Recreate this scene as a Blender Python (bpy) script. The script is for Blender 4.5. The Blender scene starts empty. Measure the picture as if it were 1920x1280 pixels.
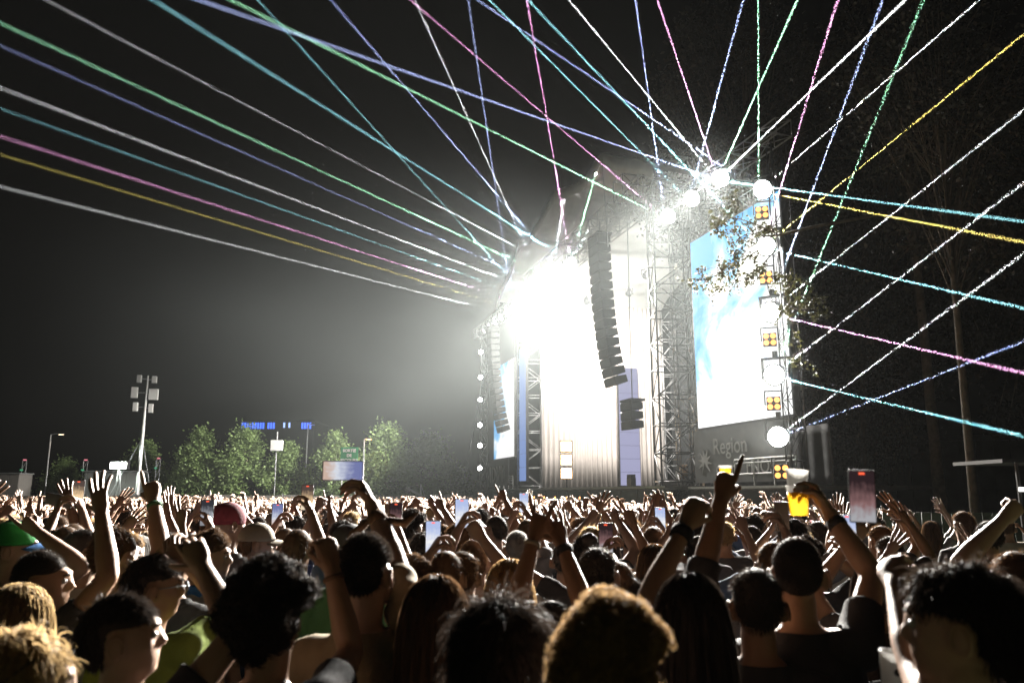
import bpy, bmesh, math, random
import numpy as np
from mathutils import Vector, Matrix, Quaternion
from math import radians as rad, pi, sin, cos, tan, atan2, sqrt

random.seed(7)
rng = np.random.default_rng(7)
scene = bpy.context.scene
COL = scene.collection

# ------------------------------------------------------------------ camera
CAM_Z, PITCH, FPX = 1.95, rad(10.8), 1493.0
cam_data = bpy.data.cameras.new('camera')
cam_data.sensor_width = 36.0
cam_data.lens = FPX / 1920 * 36.0
cam_data.dof.use_dof = True
cam_data.dof.focus_distance = 9.0
cam_data.dof.aperture_fstop = 2.8
cam_data.clip_start = 0.05
cam_data.clip_end = 2000
cam = bpy.data.objects.new('camera', cam_data)
COL.objects.link(cam)
cam.location = (0, 0, CAM_Z)
cam.rotation_euler = (pi / 2 + PITCH, 0, 0)
scene.camera = cam

# ------------------------------------------------------------------ night sky
world = bpy.data.worlds.new('World')
scene.world = world
world.use_nodes = True
wn = world.node_tree
bg = wn.nodes['Background']
sky_tex = wn.nodes.new('ShaderNodeTexSky')
sky_tex.sky_type = 'NISHITA'
sky_tex.sun_disc = False
sky_tex.sun_elevation = rad(-6)
sky_tex.sun_rotation = rad(250)
wn.links.new(sky_tex.outputs['Color'], bg.inputs['Color'])
bg.inputs['Strength'].default_value = 0.006

# ------------------------------------------------------------------ exposure
scene.view_settings.view_transform = 'Standard'
scene.view_settings.look = 'None'
scene.view_settings.gamma = 1.0
scene.view_settings.exposure = 0.0
scene.view_settings.use_curve_mapping = False
scene.render.engine = 'CYCLES'
cy = scene.cycles
cy.use_denoising = True
cy.max_bounces = 5
cy.diffuse_bounces = 1
cy.glossy_bounces = 2
cy.transmission_bounces = 4
cy.transparent_max_bounces = 6
cy.volume_bounces = 0
cy.sample_clamp_indirect = 0.36
cy.volume_step_rate = 4.0
cy.volume_max_steps = 48
cy.sample_clamp_direct = 0.0
cy.caustics_reflective = False
cy.caustics_refractive = False
cy.use_adaptive_sampling = False

# ------------------------------------------------------------------ helpers
def ray(u, v):
    a = (u - 960) / FPX
    b = (640 - v) / FPX
    return Vector((a, cos(PITCH) - b * sin(PITCH), sin(PITCH) + b * cos(PITCH)))

def at(u, v, Y):
    """the place seen at photo position u, v that lies Y metres ahead"""
    r = ray(u, v)
    return Vector((0, 0, CAM_Z)) + r * (Y / r.y)

def to_uv(p):
    z = p[2] - CAM_Z
    c = p[1] * cos(PITCH) + z * sin(PITCH)
    w = -p[1] * sin(PITCH) + z * cos(PITCH)
    return 960 + FPX * p[0] / c, 640 - FPX * w / c

def ground_z(x, y):
    t = min(max((y - 4) / 26.0, 0), 1)
    return -0.32 * t * t * (3 - 2 * t)

def tag(o, label=None, cat=None, group=None, kind=None):
    if label: o['label'] = label
    if cat: o['category'] = cat
    if group: o['group'] = group
    if kind: o['kind'] = kind
    return o

def empty(name, loc=(0, 0, 0), rz=0.0, label=None, cat=None, group=None):
    o = bpy.data.objects.new(name, None)
    o.empty_display_size = 0.2
    COL.objects.link(o)
    o.location = loc
    o.rotation_euler = (0, 0, rz)
    return tag(o, label, cat, group)

def link(name, mesh, mat=None, parent=None, loc=None, rot=None):
    o = bpy.data.objects.new(name, mesh)
    COL.objects.link(o)
    if mat is not None and not mesh.materials:
        mesh.materials.append(mat)
    elif mat is not None and mesh.materials[0] is not mat:
        o.material_slots[0].link = 'OBJECT'
        o.material_slots[0].material = mat
    if parent is not None: o.parent = parent
    if loc is not None: o.location = loc
    if rot is not None: o.rotation_euler = rot
    return o

def np_mesh(name, V, F, smooth=True):
    """mesh from an (n,3) array and a list of (m,k) face arrays"""
    me = bpy.data.meshes.new(name)
    V = np.asarray(V, dtype=np.float32)
    if isinstance(F, np.ndarray): F = [F]
    F = [np.asarray(f, dtype=np.int32) for f in F if len(f)]
    me.vertices.add(len(V))
    me.vertices.foreach_set('co', V.ravel())
    nl = sum(f.size for f in F)
    nf = sum(len(f) for f in F)
    me.loops.add(nl)
    me.polygons.add(nf)
    me.loops.foreach_set('vertex_index', np.concatenate([f.ravel() for f in F]))
    sizes = np.concatenate([np.full(len(f), f.shape[1], dtype=np.int32) for f in F])
    starts = np.concatenate([[0], np.cumsum(sizes)[:-1]]).astype(np.int32)
    me.polygons.foreach_set('loop_start', starts)
    me.polygons.foreach_set('loop_total', sizes)
    if smooth:
        me.polygons.foreach_set('use_smooth', np.ones(nf, dtype=bool))
    me.update(calc_edges=True)
    me.validate()
    return me

class MB:
    """collects simple solids into one mesh"""
    def __init__(self):
        self.v = []; self.f = []
    def add(self, vs, fs):
        n = len(self.v)
        self.v += [tuple(p) for p in vs]
        self.f += [tuple(i + n for i in f) for f in fs]
        return self
    def box(self, lo, hi):
        x0, y0, z0 = lo; x1, y1, z1 = hi
        return self.add([(x0,y0,z0),(x1,y0,z0),(x1,y1,z0),(x0,y1,z0),(x0,y0,z1),(x1,y0,z1),(x1,y1,z1),(x0,y1,z1)],
                        [(0,3,2,1),(4,5,6,7),(0,1,5,4),(1,2,6,5),(2,3,7,6),(3,0,4,7)])
    def cbox(self, c, s):
        return self.box([c[i] - s[i] / 2 for i in range(3)], [c[i] + s[i] / 2 for i in range(3)])
    def tube(self, pts, r, n=8, caps=True):
        pts = [Vector(p) for p in pts]
        rs = r if isinstance(r, (list, tuple)) else [r] * len(pts)
        vs, fs = [], []
        up = None
        for i, p in enumerate(pts):
            d = (pts[min(i + 1, len(pts) - 1)] - pts[max(i - 1, 0)]).normalized()
            if up is None:
                up = Vector((0, 0, 1)) if abs(d.z) < 0.9 else Vector((1, 0, 0))
            a = d.cross(up).normalized(); b = a.cross(d).normalized(); up = b
            for k in range(n):
                t = 2 * pi * k / n
                vs.append(p + a * (cos(t) * rs[i]) + b * (sin(t) * rs[i]))
        for i in range(len(pts) - 1):
            for k in range(n):
                k2 = (k + 1) % n
                fs.append((i*n+k, i*n+k2, (i+1)*n+k2, (i+1)*n+k))
        if caps:
            fs.append(tuple(range(n - 1, -1, -1)))
            fs.append(tuple((len(pts) - 1) * n + k for k in range(n)))
        return self.add(vs, fs)
    def lathe(self, prof, n=16, c=(0, 0, 0), axis='z'):
        vs, fs = [], []
        for r, z in prof:
            for k in range(n):
                t = 2 * pi * k / n
                p = (r * cos(t), r * sin(t), z)
                if axis == 'y': p = (p[0], p[2], p[1])
                if axis == 'x': p = (p[2], p[0], p[1])
                vs.append((p[0] + c[0], p[1] + c[1], p[2] + c[2]))
        m = len(prof)
        for i in range(m - 1):
            for k in range(n):
                k2 = (k + 1) % n
                fs.append((i*n+k, i*n+k2, (i+1)*n+k2, (i+1)*n+k))
        fs.append(tuple(range(n - 1, -1, -1)))
        fs.append(tuple((m - 1) * n + k for k in range(n)))
        return self.add(vs, fs)
    def mesh(self, name, smooth=False):
        me = bpy.data.meshes.new(name)
        me.from_pydata(self.v, [], self.f)
        if smooth:
            for p in me.polygons: p.use_smooth = len(p.vertices) <= 4
        me.update()
        return me
    def build(self, name, mat, parent=None, loc=None, rot=None, smooth=False):
        return link(name, self.mesh(name, smooth), mat, parent, loc, rot)

def bevel_mesh(me, w=0.01, seg=2):
    bm = bmesh.new(); bm.from_mesh(me)
    bmesh.ops.bevel(bm, geom=list(bm.edges), offset=w, segments=seg, affect='EDGES', profile=0.6)
    bm.to_mesh(me); bm.free()
    return me

def text_mesh(body, size, depth=0.004, bold=0.0, space=1.0):
    cu = bpy.data.curves.new('lettering', 'FONT')
    cu.body = body; cu.size = size; cu.extrude = depth; cu.offset = bold
    cu.align_x = 'LEFT'; cu.space_character = space; cu.resolution_u = 3
    o = bpy.data.objects.new('lettering_source', cu)
    COL.objects.link(o)
    dg = bpy.context.evaluated_depsgraph_get()
    me = bpy.data.meshes.new_from_object(o.evaluated_get(dg))
    bpy.data.objects.remove(o); bpy.data.curves.remove(cu)
    return me

# ------------------------------------------------------------------ materials
def mat(name, col, rough=0.7, metal=0.0, spec=0.4, var=0.0, vscale=6.0, bump=0.0, bscale=40.0, coat=0.0):
    m = bpy.data.materials.new(name); m.use_nodes = True
    nt = m.node_tree; b = nt.nodes['Principled BSDF']
    b.inputs['Base Color'].default_value = (*col, 1)
    b.inputs['Roughness'].default_value = rough
    b.inputs['Metallic'].default_value = metal
    b.inputs['Specular IOR Level'].default_value = spec
    b.inputs['Coat Weight'].default_value = coat
    if var > 0 or bump > 0:
        tc = nt.nodes.new('ShaderNodeTexCoord')
    if var > 0:
        nz = nt.nodes.new('ShaderNodeTexNoise'); nz.inputs['Scale'].default_value = vscale
        nz.inputs['Detail'].default_value = 5
        nt.links.new(tc.outputs['Object'], nz.inputs['Vector'])
        rp = nt.nodes.new('ShaderNodeValToRGB')
        rp.color_ramp.elements[0].position = 0.3; rp.color_ramp.elements[1].position = 0.7
        rp.color_ramp.elements[0].color = (*[c * (1 - var) for c in col], 1)
        rp.color_ramp.elements[1].color = (*[min(1, c * (1 + var)) for c in col], 1)
        nt.links.new(nz.outputs['Fac'], rp.inputs['Fac'])
        nt.links.new(rp.outputs['Color'], b.inputs['Base Color'])
    if bump > 0:
        n2 = nt.nodes.new('ShaderNodeTexNoise'); n2.inputs['Scale'].default_value = bscale
        n2.inputs['Detail'].default_value = 4
        nt.links.new(tc.outputs['Object'], n2.inputs['Vector'])
        bp = nt.nodes.new('ShaderNodeBump'); bp.inputs['Strength'].default_value = bump
        bp.inputs['Distance'].default_value = 0.02
        nt.links.new(n2.outputs['Fac'], bp.inputs['Height'])
        nt.links.new(bp.outputs['Normal'], b.inputs['Normal'])
    return m

def emit(name, col, strength, sample=False):
    m = bpy.data.materials.new(name); m.use_nodes = True
    nt = m.node_tree
    nt.nodes.remove(nt.nodes['Principled BSDF'])
    e = nt.nodes.new('ShaderNodeEmission')
    e.inputs['Color'].default_value = (*col, 1); e.inputs['Strength'].default_value = strength
    nt.links.new(e.outputs[0], nt.nodes['Material Output'].inputs['Surface'])
    if not sample: m.cycles.emission_sampling = 'NONE'
    return m

M = {}
M['steel'] = mat('galvanised_steel', (0.42, 0.43, 0.44), 0.45, 0.6, var=0.15, vscale=3)
M['alu'] = mat('aluminium_truss', (0.5, 0.5, 0.51), 0.42, 0.55, var=0.12, vscale=4)
M['dark_steel'] = mat('black_steel', (0.035, 0.035, 0.038), 0.5, 0.3, var=0.2)
M['black'] = mat('black_plastic', (0.018, 0.018, 0.02), 0.45, spec=0.5, var=0.2)
M['stage_black'] = mat('black_stage_cloth', (0.03, 0.032, 0.034), 0.85, var=0.25, vscale=2, bump=0.3, bscale=8)
M['deck'] = mat('stage_deck_ply', (0.07, 0.068, 0.066), 0.6, var=0.3, vscale=1.5)
M['white_paint'] = mat('white_painted_metal', (0.78, 0.78, 0.77), 0.45, var=0.06)
M['canvas'] = mat('white_roof_canvas', (0.62, 0.62, 0.60), 0.7, var=0.12, vscale=0.7, bump=0.25, bscale=1.2)
M['curtain'] = mat('pale_wing_curtain', (0.55, 0.5, 0.47), 0.8, var=0.1, vscale=1.0)
M['green_sign'] = mat('green_sign_sheet', (0.03, 0.26, 0.10), 0.5, var=0.08)
M['letter'] = mat('white_lettering', (0.8, 0.8, 0.78), 0.5)
M['letter_grey'] = mat('grey_lettering', (0.55, 0.55, 0.55), 0.6)
# ------------------------------------------------------------------ ground
def make_ground():
    ys = np.concatenate([np.linspace(-12, 34, 70), np.linspace(36, 110, 30), np.array([140, 200, 320, 500.])])
    xs = np.concatenate([np.array([-420, -250, -150.]), np.linspace(-90, 90, 90), np.array([150, 250, 420.])])
    V = []
    for y in ys:
        for x in xs:
            z = ground_z(x, y)
            if abs(x) < 95 and -10 < y < 110:
                z += 0.015 * sin(x * 1.7 + y) * cos(y * 1.3) - 0.01
            V.append((x, y, z))
    nx, ny = len(xs), len(ys)
    F = np.array([(j*nx+i, j*nx+i+1, (j+1)*nx+i+1, (j+1)*nx+i) for j in range(ny-1) for i in range(nx-1)])
    g = mat('trodden_grass_ground', (0.055, 0.06, 0.03), 0.95, var=0.5, vscale=0.35, bump=0.5, bscale=6)
    o = link('ground', np_mesh('ground', V, F), g)
    tag(o, kind='structure')
make_ground()

# ------------------------------------------------------------------ stage frame: X along the stage front (away), Y towards the audience
RS = atan2(0.96, -0.28)
S0 = Vector((9.8, 34.0, 0)); SX = Vector((-0.28, 0.96, 0)); SY = Vector((-0.96, -0.28, 0))
GZ = -0.32
def S(s, a=0.0, z=0.0):
    return S0 + SX * s + SY * a + Vector((0, 0, z))

def copy_obj(o, parent=None, loc=None, rot=None):
    c = o.copy(); COL.objects.link(c)
    c.parent = parent
    if loc is not None: c.location = loc
    if rot is not None: c.rotation_euler = rot
    return c

def truss(name, p0, p1, w, bay, label, cat='truss', group=None, r=0.03, m=None, roll=0.0):
    """box truss from p0 to p1: four chords, a diagonal brace and a ring bar per bay and face"""
    m = m or M['alu']
    p0, p1 = Vector(p0), Vector(p1)
    d = p1 - p0; L = d.length
    root = empty(name, p0, 0, label, cat, group)
    q = d.normalized().to_track_quat('X', 'Z')
    root.rotation_mode = 'QUATERNION'; root.rotation_quaternion = q @ Quaternion((1, 0, 0), roll)
    n = max(2, int(round(L / bay))); b = L / n; h = w / 2
    ch = MB().tube([(0, 0, 0), (L, 0, 0)], r, 7).mesh('chord', True)
    for sy in (-1, 1):
        for sz in (-1, 1):
            link('chord', ch, m, root, (0, sy * h, sz * h))
    da = MB().tube([(0, -h, 0), (b, h, 0)], r * 0.55, 5).mesh('brace', True)
    db = MB().tube([(0, h, 0), (b, -h, 0)], r * 0.55, 5).mesh('brace', True)
    for i in range(n):
        src = da if i % 2 == 0 else db
        for k, (loc, rx) in enumerate((((i*b, 0, h), 0), ((i*b, 0, -h), 0), ((i*b, h, 0), pi/2), ((i*b, -h, 0), pi/2))):
            link('brace', src, m, root, loc, (rx, 0, 0))
    rg = MB()
    rg.tube([(0, -h, -h), (0, h, -h)], r*0.6, 5).tube([(0, h, -h), (0, h, h)], r*0.6, 5).tube([(0, h, h), (0, -h, h)], r*0.6, 5).tube([(0, -h, h), (0, -h, -h)], r*0.6, 5)
    rgm = rg.mesh('spacer_frame', True)
    for i in range(0, n + 1):
        link('spacer_frame', rgm, m, root, (i * b, 0, 0))
    return root

# ---- deck
def stage_deck():
    root = empty('stage_platform', S(0, 0, GZ), RS, 'long black stage platform with a pale front edge behind the crowd', 'stage')
    zt = 2.3 - GZ
    MB().box((4.2, -14, zt - 0.18), (33.5, 1.6, zt)).build('deck', M['deck'], root)
    sk = mat('dark_stage_skirt', (0.05, 0.055, 0.058), 0.8, var=0.3, vscale=1.2)
    # pleated skirt boards
    for i in range(29):
        x0 = 4.2 + i * 1.01
        MB().box((x0 + 0.012, 1.52, 0), (x0 + 0.998, 1.56 + 0.02 * (i % 2), zt - 0.19)).build('skirt_panel', sk, root)
    MB().box((4.2, 1.602, zt - 0.10), (33.5, 1.64, zt + 0.012)).build('edge_trim', M['white_paint'], root)
    # front fill speakers let into the skirt
    am = emit('amber_marker_lamp', (1.0, 0.45, 0.15), 6.0)
    for i in range(6):
        x = 15.0 + i * 2.2
        h = MB().box((x - 0.16, 1.59, zt - 0.75), (x + 0.16, 1.66, zt - 0.45)).build('edge_lamp', M['dark_steel'], root)
        MB().lathe([(0.07, 1.662), (0.05, 1.69)], 12, (x, 0, zt - 0.6), 'y').build('lens', am, h)
stage_deck()

# wing platforms under the two screens, with pipe railings
def wing_platform(s0, s1, label, rail_label, a=0.4):
    root = empty('wing_platform', S(s0, 0, GZ), RS, label, 'platform')
    zt = 2.25 - GZ; L = s1 - s0
    MB().box((0, -5.5, zt - 0.16), (L, a, zt)).build('deck', M['deck'], root)
    sk = M['stage_black']
    n = int(L / 1.2)
    for i in range(n):
        MB().box((i * L / n + 0.01, a - 0.09, 0), ((i + 1) * L / n - 0.01, a - 0.04 + 0.015 * (i % 2), zt - 0.17)).build('skirt_panel', sk, root)
    MB().box((0, a + 0.002, zt - 0.09), (L, a + 0.04, zt + 0.01)).build('edge_trim', M['white_paint'], root)
    rr = empty('pipe_railing', S(s0 + 0.3, a - 0.15, 2.25), RS, rail_label, 'railing')
    ln = min(L - 0.6, 4.2)
    for z in (0.5, 0.95, 1.1):
        MB().tube([(0, 0, z), (ln, 0, z)], 0.035, 8).build('rail', M['white_paint'], rr)
    for i in range(4):
        MB().tube([(i * ln / 3, 0, 0), (i * ln / 3, 0, 1.1)], 0.035, 8).build('post', M['white_paint'], rr)
wing_platform(-4.2, 4.15, 'low black side platform under the large screen', 'white pipe railing in front of the dark lettered banner')
wing_platform(33.6, 47.5, 'far black side platform under the small screen', 'white pipe railing on the far side platform')

# ---- towers and trusses
TOWER_TOP = 17.4
truss('stage_tower', S(6.7, -0.4, GZ), S(6.7, -0.4, 18.2), 1.9, 1.45, 'tall lattice stage tower beside the large screen', 'tower', r=0.055, m=M['dark_steel'])
truss('stage_tower', S(8.9, -2.2, GZ), S(8.9, -2.2, 17.4), 0.9, 1.1, 'slim lattice tower just behind the tall stage tower', 'tower', r=0.04, m=M['alu'])
truss('stage_tower', S(31.4, -0.4, GZ), S(31.4, -0.4, 18.2), 1.9, 1.45, 'far lattice stage tower beside the small screen', 'tower', r=0.055, m=M['alu'])
truss('rear_tower', S(9.5, -12.6, GZ), S(9.5, -12.6, 17.8), 1.2, 1.5, 'rear lattice tower seen through the tall stage tower', 'tower', r=0.04, m=M['alu'])
truss('rear_tower', S(30.6, -12.6, GZ), S(30.6, -12.6, 17.8), 1.2, 1.5, 'rear lattice tower at the far back of the stage', 'tower', r=0.04, m=M['alu'])
truss('lighting_truss', S(7.8, 0.6, 17.6), S(45, 0.6, 17.3), 0.8, 1.25, 'long front lighting truss carrying the row of white lamps', r=0.035)
truss('roof_truss', S(6, -0.6, 18.9), S(33, -0.6, 18.9), 1.5, 1.5, 'deep front roof truss under the canopy edge', r=0.05, m=M['alu'])
truss('roof_truss', S(11.2, 0.4, 19.7), S(11.2, -12.5, 19.7), 1.3, 1.3, 'dark roof truss under the near canopy peak', r=0.05, m=M['dark_steel'])
truss('roof_truss', S(7.2, 0.4, 18.4), S(7.2, -12.5, 18.4), 0.9, 1.3, 'pale roof truss along the near canopy side', r=0.04)
truss('screen_truss', S(-4.6, 0.3, 16.25), S(5.8, 0.3, 16.25), 0.7, 1.2, 'top truss above the large screen carrying bright lamps', r=0.035)
truss('lamp_tower', S(-3.75, 0.1, GZ), S(-3.75, 0.1, 15.9), 0.6, 1.15, 'slim lamp tower on the right edge of the large screen', 'tower', r=0.03, m=M['dark_steel'])
truss('lamp_tower', S(44.2, 0.1, GZ), S(44.2, 0.1, 17.0), 0.6, 1.15, 'slim lamp tower at the far end of the stage', 'tower', r=0.03)

# ---- roof canopy: arched fabric over the stage
def canopy():
    root = empty('roof_canopy', S(0, 0, GZ), RS, 'white peaked fabric canopy over the stage roof', 'canopy')
    prof = [(4.6, 18.2), (6.2, 19.3), (8.5, 20.2), (11.2, 21.9), (13.5, 21.3), (16, 21.6), (19.5, 22.6), (23, 21.6), (25.5, 21.2), (27.8, 21.7), (30.5, 20.0), (33, 19.2), (34.6, 18.2)]
    ss = np.linspace(4.6, 34.6, 90)
    zz = np.interp(ss, [p[0] for p in prof], [p[1] for p in prof])
    for _ in range(2): zz[1:-1] = (zz[:-2] + 2 * zz[1:-1] + zz[2:]) / 4
    aa = np.linspace(1.4, -14, 24)
    V = []; n = len(ss)
    for j, a in enumerate(aa):
        sag = 0.45 * sin(pi * j / (len(aa) - 1))
        for i, s in enumerate(ss):
            V.append((s, a, zz[i] - GZ - sag + 0.05 * sin(s * 4) * sin(a * 1.3)))
    m = len(V)
    V += [(x, y, z - 0.03) for x, y, z in V]
    F = []
    for j in range(len(aa) - 1):
        for i in range(n - 1):
            q = (j*n+i, j*n+i+1, (j+1)*n+i+1, (j+1)*n+i)
            F.append(q); F.append(tuple(k + m for k in reversed(q)))
    link('fabric', np_mesh('fabric', V, np.array(F)), M['canvas'], root)
    # front valance and near gable sheet
    V = []; F = []
    for i, s in enumerate(ss):
        V += [(s, 1.42, zz[i] - GZ - 0.02), (s, 1.42, zz[i] - GZ - 0.75 + 0.06 * sin(i * 0.8))]
        if i: F.append((2*i-2, 2*i-1, 2*i+1, 2*i))
    o = link('valance', np_mesh('valance', V, np.array(F)), M['canvas'], root)
    md = o.modifiers.new('thick', 'SOLIDIFY'); md.thickness = 0.03
    # tie cables
    for s in (4.7, 11.2, 34.4):
        z = float(np.interp(s, ss, zz)) - GZ
        MB().tube([(s, 1.4, z), (s - (2.5 if s < 30 else -12), 2.2, 15.5 if s < 30 else 0)], 0.02, 6).build('guy_cable', M['steel'], root)
canopy()

# ---- pleated wing curtain on the far side and rear cloth
def pleats(name, p0, p1, z0, z1, m, label, amp=0.09, per=0.45, cat='curtain'):
    p0, p1 = Vector(p0), Vector(p1)
    d = p1 - p0; L = d.length; d.normalize()
    nrm = Vector((-d.y, d.x, 0))
    n = int(L / per * 8)
    root_loc = Vector((p0.x, p0.y, z0))
    V = []; F = []
    rows = 6
    for j in range(rows + 1):
        z = (z1 - z0) * j / rows
        for i in range(n + 1):
            t = L * i / n
            o = amp * sin(2 * pi * t / per + 0.6 * sin(t * 1.3)) * (1 - 0.3 * j / rows)
            q = d * t + nrm * o
            V.append((q.x, q.y, z))
    for j in range(rows):
        for i in range(n):
            F.append((j*(n+1)+i, j*(n+1)+i+1, (j+1)*(n+1)+i+1, (j+1)*(n+1)+i))
    o = link(name, np_mesh(name, V, np.array(F)), m, None, root_loc)
    md = o.modifiers.new('thick', 'SOLIDIFY'); md.thickness = 0.02
    return tag(o, label, cat)
pleats('wing_curtain', S(32.6, -1.8), S(32.6, -13.0), 2.32, 18.0, M['curtain'], 'tall pale pleated curtain closing the far side of the stage')
pleats('rear_curtain', S(32.4, -13.6), S(8.5, -13.6), 2.32, 17.6, M['stage_black'], 'dark pleated curtain along the back of the stage')
pleats('side_curtain', S(5.4, -4.5), S(5.4, -13.4), 2.32, 13.5, M['curtain'], 'pale cloth hung between the tall tower and the large screen')
pleats('wing_scrim', S(-4.0, -1.3), S(5.0, -1.3), 2.28, 4.6, M['stage_black'], 'dark cloth below the large screen', 0.03, 0.9)

# ---- video screens (moving sky picture)
def sky_screen_mat(name, seed, gain):
    m = bpy.data.materials.new(name); m.use_nodes = True
    nt = m.node_tree; nt.nodes.remove(nt.nodes['Principled BSDF'])
    tc = nt.nodes.new('ShaderNodeTexCoord')
    mp = nt.nodes.new('ShaderNodeMapping'); mp.inputs['Location'].default_value = (seed, 0, seed * 0.37)
    mp.inputs['Scale'].default_value = (0.28, 0.28, 0.24)
    nt.links.new(tc.outputs['Object'], mp.inputs['Vector'])
    nz = nt.nodes.new('ShaderNodeTexNoise'); nz.inputs['Scale'].default_value = 1.0
    nz.inputs['Detail'].default_value = 6; nz.inputs['Roughness'].default_value = 0.52; nz.inputs['Distortion'].default_value = 0.5
    nt.links.new(mp.outputs['Vector'], nz.inputs['Vector'])
    sx = nt.nodes.new('ShaderNodeSeparateXYZ'); nt.links.new(tc.outputs['Object'], sx.inputs['Vector'])
    # picture: blue at its far upper side, white cloud towards the bottom and the near side
    a = nt.nodes.new('ShaderNodeMath'); a.operation = 'MULTIPLY_ADD'; a.inputs[1].default_value = -0.085; a.inputs[2].default_value = -0.14
    nt.links.new(sx.outputs['X'], a.inputs[0])
    b = nt.nodes.new('ShaderNodeMath'); b.operation = 'MULTIPLY_ADD'; b.inputs[1].default_value = -0.075
    nt.links.new(sx.outputs['Z'], b.inputs[0]); nt.links.new(a.outputs[0], b.inputs[2])
    c = nt.nodes.new('ShaderNodeMath'); c.operation = 'MULTIPLY_ADD'; c.inputs[1].default_value = 2.4
    nt.links.new(nz.outputs['Fac'], c.inputs[0]); nt.links.new(b.outputs[0], c.inputs[2])
    rp = nt.nodes.new('ShaderNodeValToRGB')
    e = rp.color_ramp.elements
    e[0].position = 0.42; e[0].color = (0.08, 0.36, 0.78, 1)
    e[1].position = 0.78; e[1].color = (1, 1, 1, 1)
    k = e.new(0.6); k.color = (0.30, 0.62, 0.92, 1)
    nt.links.new(c.outputs[0], rp.inputs['Fac'])
    em = nt.nodes.new('ShaderNodeEmission'); em.inputs['Strength'].default_value = gain
    nt.links.new(rp.outputs['Color'], em.inputs['Color'])
    nt.links.new(em.outputs[0], nt.nodes['Material Output'].inputs['Surface'])
    return m

def video_screen(sc, w, z0, z1, seed, gain, label):
    root = empty('video_screen', S(sc, 0, z0), RS, label, 'screen')
    H = z1 - z0
    MB().box((-w/2 - 0.1, -0.35, -0.1), (w/2 + 0.1, -0.02, H + 0.1)).build('housing', M['black'], root)
    sm = sky_screen_mat('screen_picture', seed, gain)
    # LED cabinets, a metre or so each, hairline joints between them
    nx, nz_ = 6, 8
    disp = empty('display', (0, 0, 0)); disp.parent = root
    for i in range(nx):
        for j in range(nz_):
            me = MB().box((-w/2 + i*w/nx + 0.003, -0.018, j*H/nz_ + 0.003), (-w/2 + (i+1)*w/nx - 0.003, 0.03, (j+1)*H/nz_ - 0.003)).mesh('led_panel')
            link('led_panel', me, sm, disp)
    for x in (-w/2 + 0.6, w/2 - 0.6):
        MB().tube([(x, -0.2, H), (x, -0.2, 16.0 - z0)], 0.03, 6).build('hanging_cable', M['dark_steel'], root)
    return root
video_screen(0.05, 7.2, 4.95, 14.0, 3.1, 1.25, 'large tall video screen showing blue sky and white cloud')
video_screen(37.6, 6.4, 5.0, 13.3, 5.3, 0.9, 'small far video screen showing pale blue sky')

def led_column(s, a, z0, z1, w, m, label, rz=RS):
    root = empty('led_column', S(s, a, z0), rz, label, 'screen')
    MB().box((-w/2 - 0.05, -0.25, 0), (w/2 + 0.05, -0.03, z1 - z0)).build('housing', M['black'], root)
    n = int((z1 - z0) / 1.0)
    for i in range(n):
        MB().box((-w/2, -0.028, i*(z1-z0)/n + 0.01), (w/2, 0.02, (i+1)*(z1-z0)/n - 0.01)).build('led_panel', m, root)
blue_led = emit('blue_led_picture', (0.30, 0.46, 0.95), 0.55)
led_column(30.0, 0.6, 2.9, 13.4, 1.6, blue_led, 'narrow blue LED column on the far side of the stage opening')
led_column(0, 0, 0, 1, 1, blue_led, '') if False else None
led_column(31.9, -9.4, 2.6, 12.5, 1.8, emit('lilac_led_picture', (0.62, 0.62, 0.95), 0.55), 'narrow lilac LED column in front of the pale wing curtain', RS + pi / 2)

# ---- hung loudspeaker arrays
def line_array(s, a, ztop, n, label, scale=1.0):
    root = empty('loudspeaker_array', S(s, a, ztop), RS, label, 'loudspeaker')
    ang = 0.02; p = Vector((0, 0, 0))
    h = 0.52 * scale; w = 1.5 * scale; d = 0.9 * scale
    MB().box((-w/2, -d/2, 0.02), (w/2, d/2, 0.14)).build('flying_frame', M['dark_steel'], root)
    MB().tube([(0, 0, 0.1), (0, 0, 17.2 - ztop)], 0.03, 6).build('hanging_chain', M['steel'], root)
    gr = mat('loudspeaker_grille', (0.05, 0.05, 0.052), 0.55, 0.3, var=0.3, vscale=30)
    for i in range(n):
        me = MB()
        me.add([(-w/2, -d/2*0.7, -h*0.86), (w/2, -d/2*0.7, -h*0.86), (w/2, d/2, -h), (-w/2, d/2, -h), (-w/2, -d/2*0.7, -0.05), (w/2, -d/2*0.7, -0.05), (w/2, d/2, 0), (-w/2, d/2, 0)],
               [(0,3,2,1),(4,5,6,7),(0,1,5,4),(1,2,6,5),(2,3,7,6),(3,0,4,7)])
        me2 = me.mesh('cabinet'); bevel_mesh(me2, 0.03 * scale, 1)
        c = link('cabinet', me2, M['black'], root, p.copy(), (-ang, 0, 0))
        MB().box((-w/2+0.06, d/2-0.03, -h+0.05), (w/2-0.06, d/2+0.02, -0.05)).build('grille', gr, c)
        p = p + Vector((0, sin(-ang) * h * 1.0, -cos(ang) * h * 1.02))
        ang += 0.004 + 0.0016 * i
line_array(10.3, 2.0, 16.2, 16, 'long curved black loudspeaker array hanging beside the tall tower')
line_array(35.2, 1.6, 16.0, 17, 'far curved loudspeaker array hanging in front of the small screen')
line_array(7.9, 1.4, 6.6, 3, 'short cluster of black loudspeakers hung low by the tall tower', 0.9)

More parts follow.
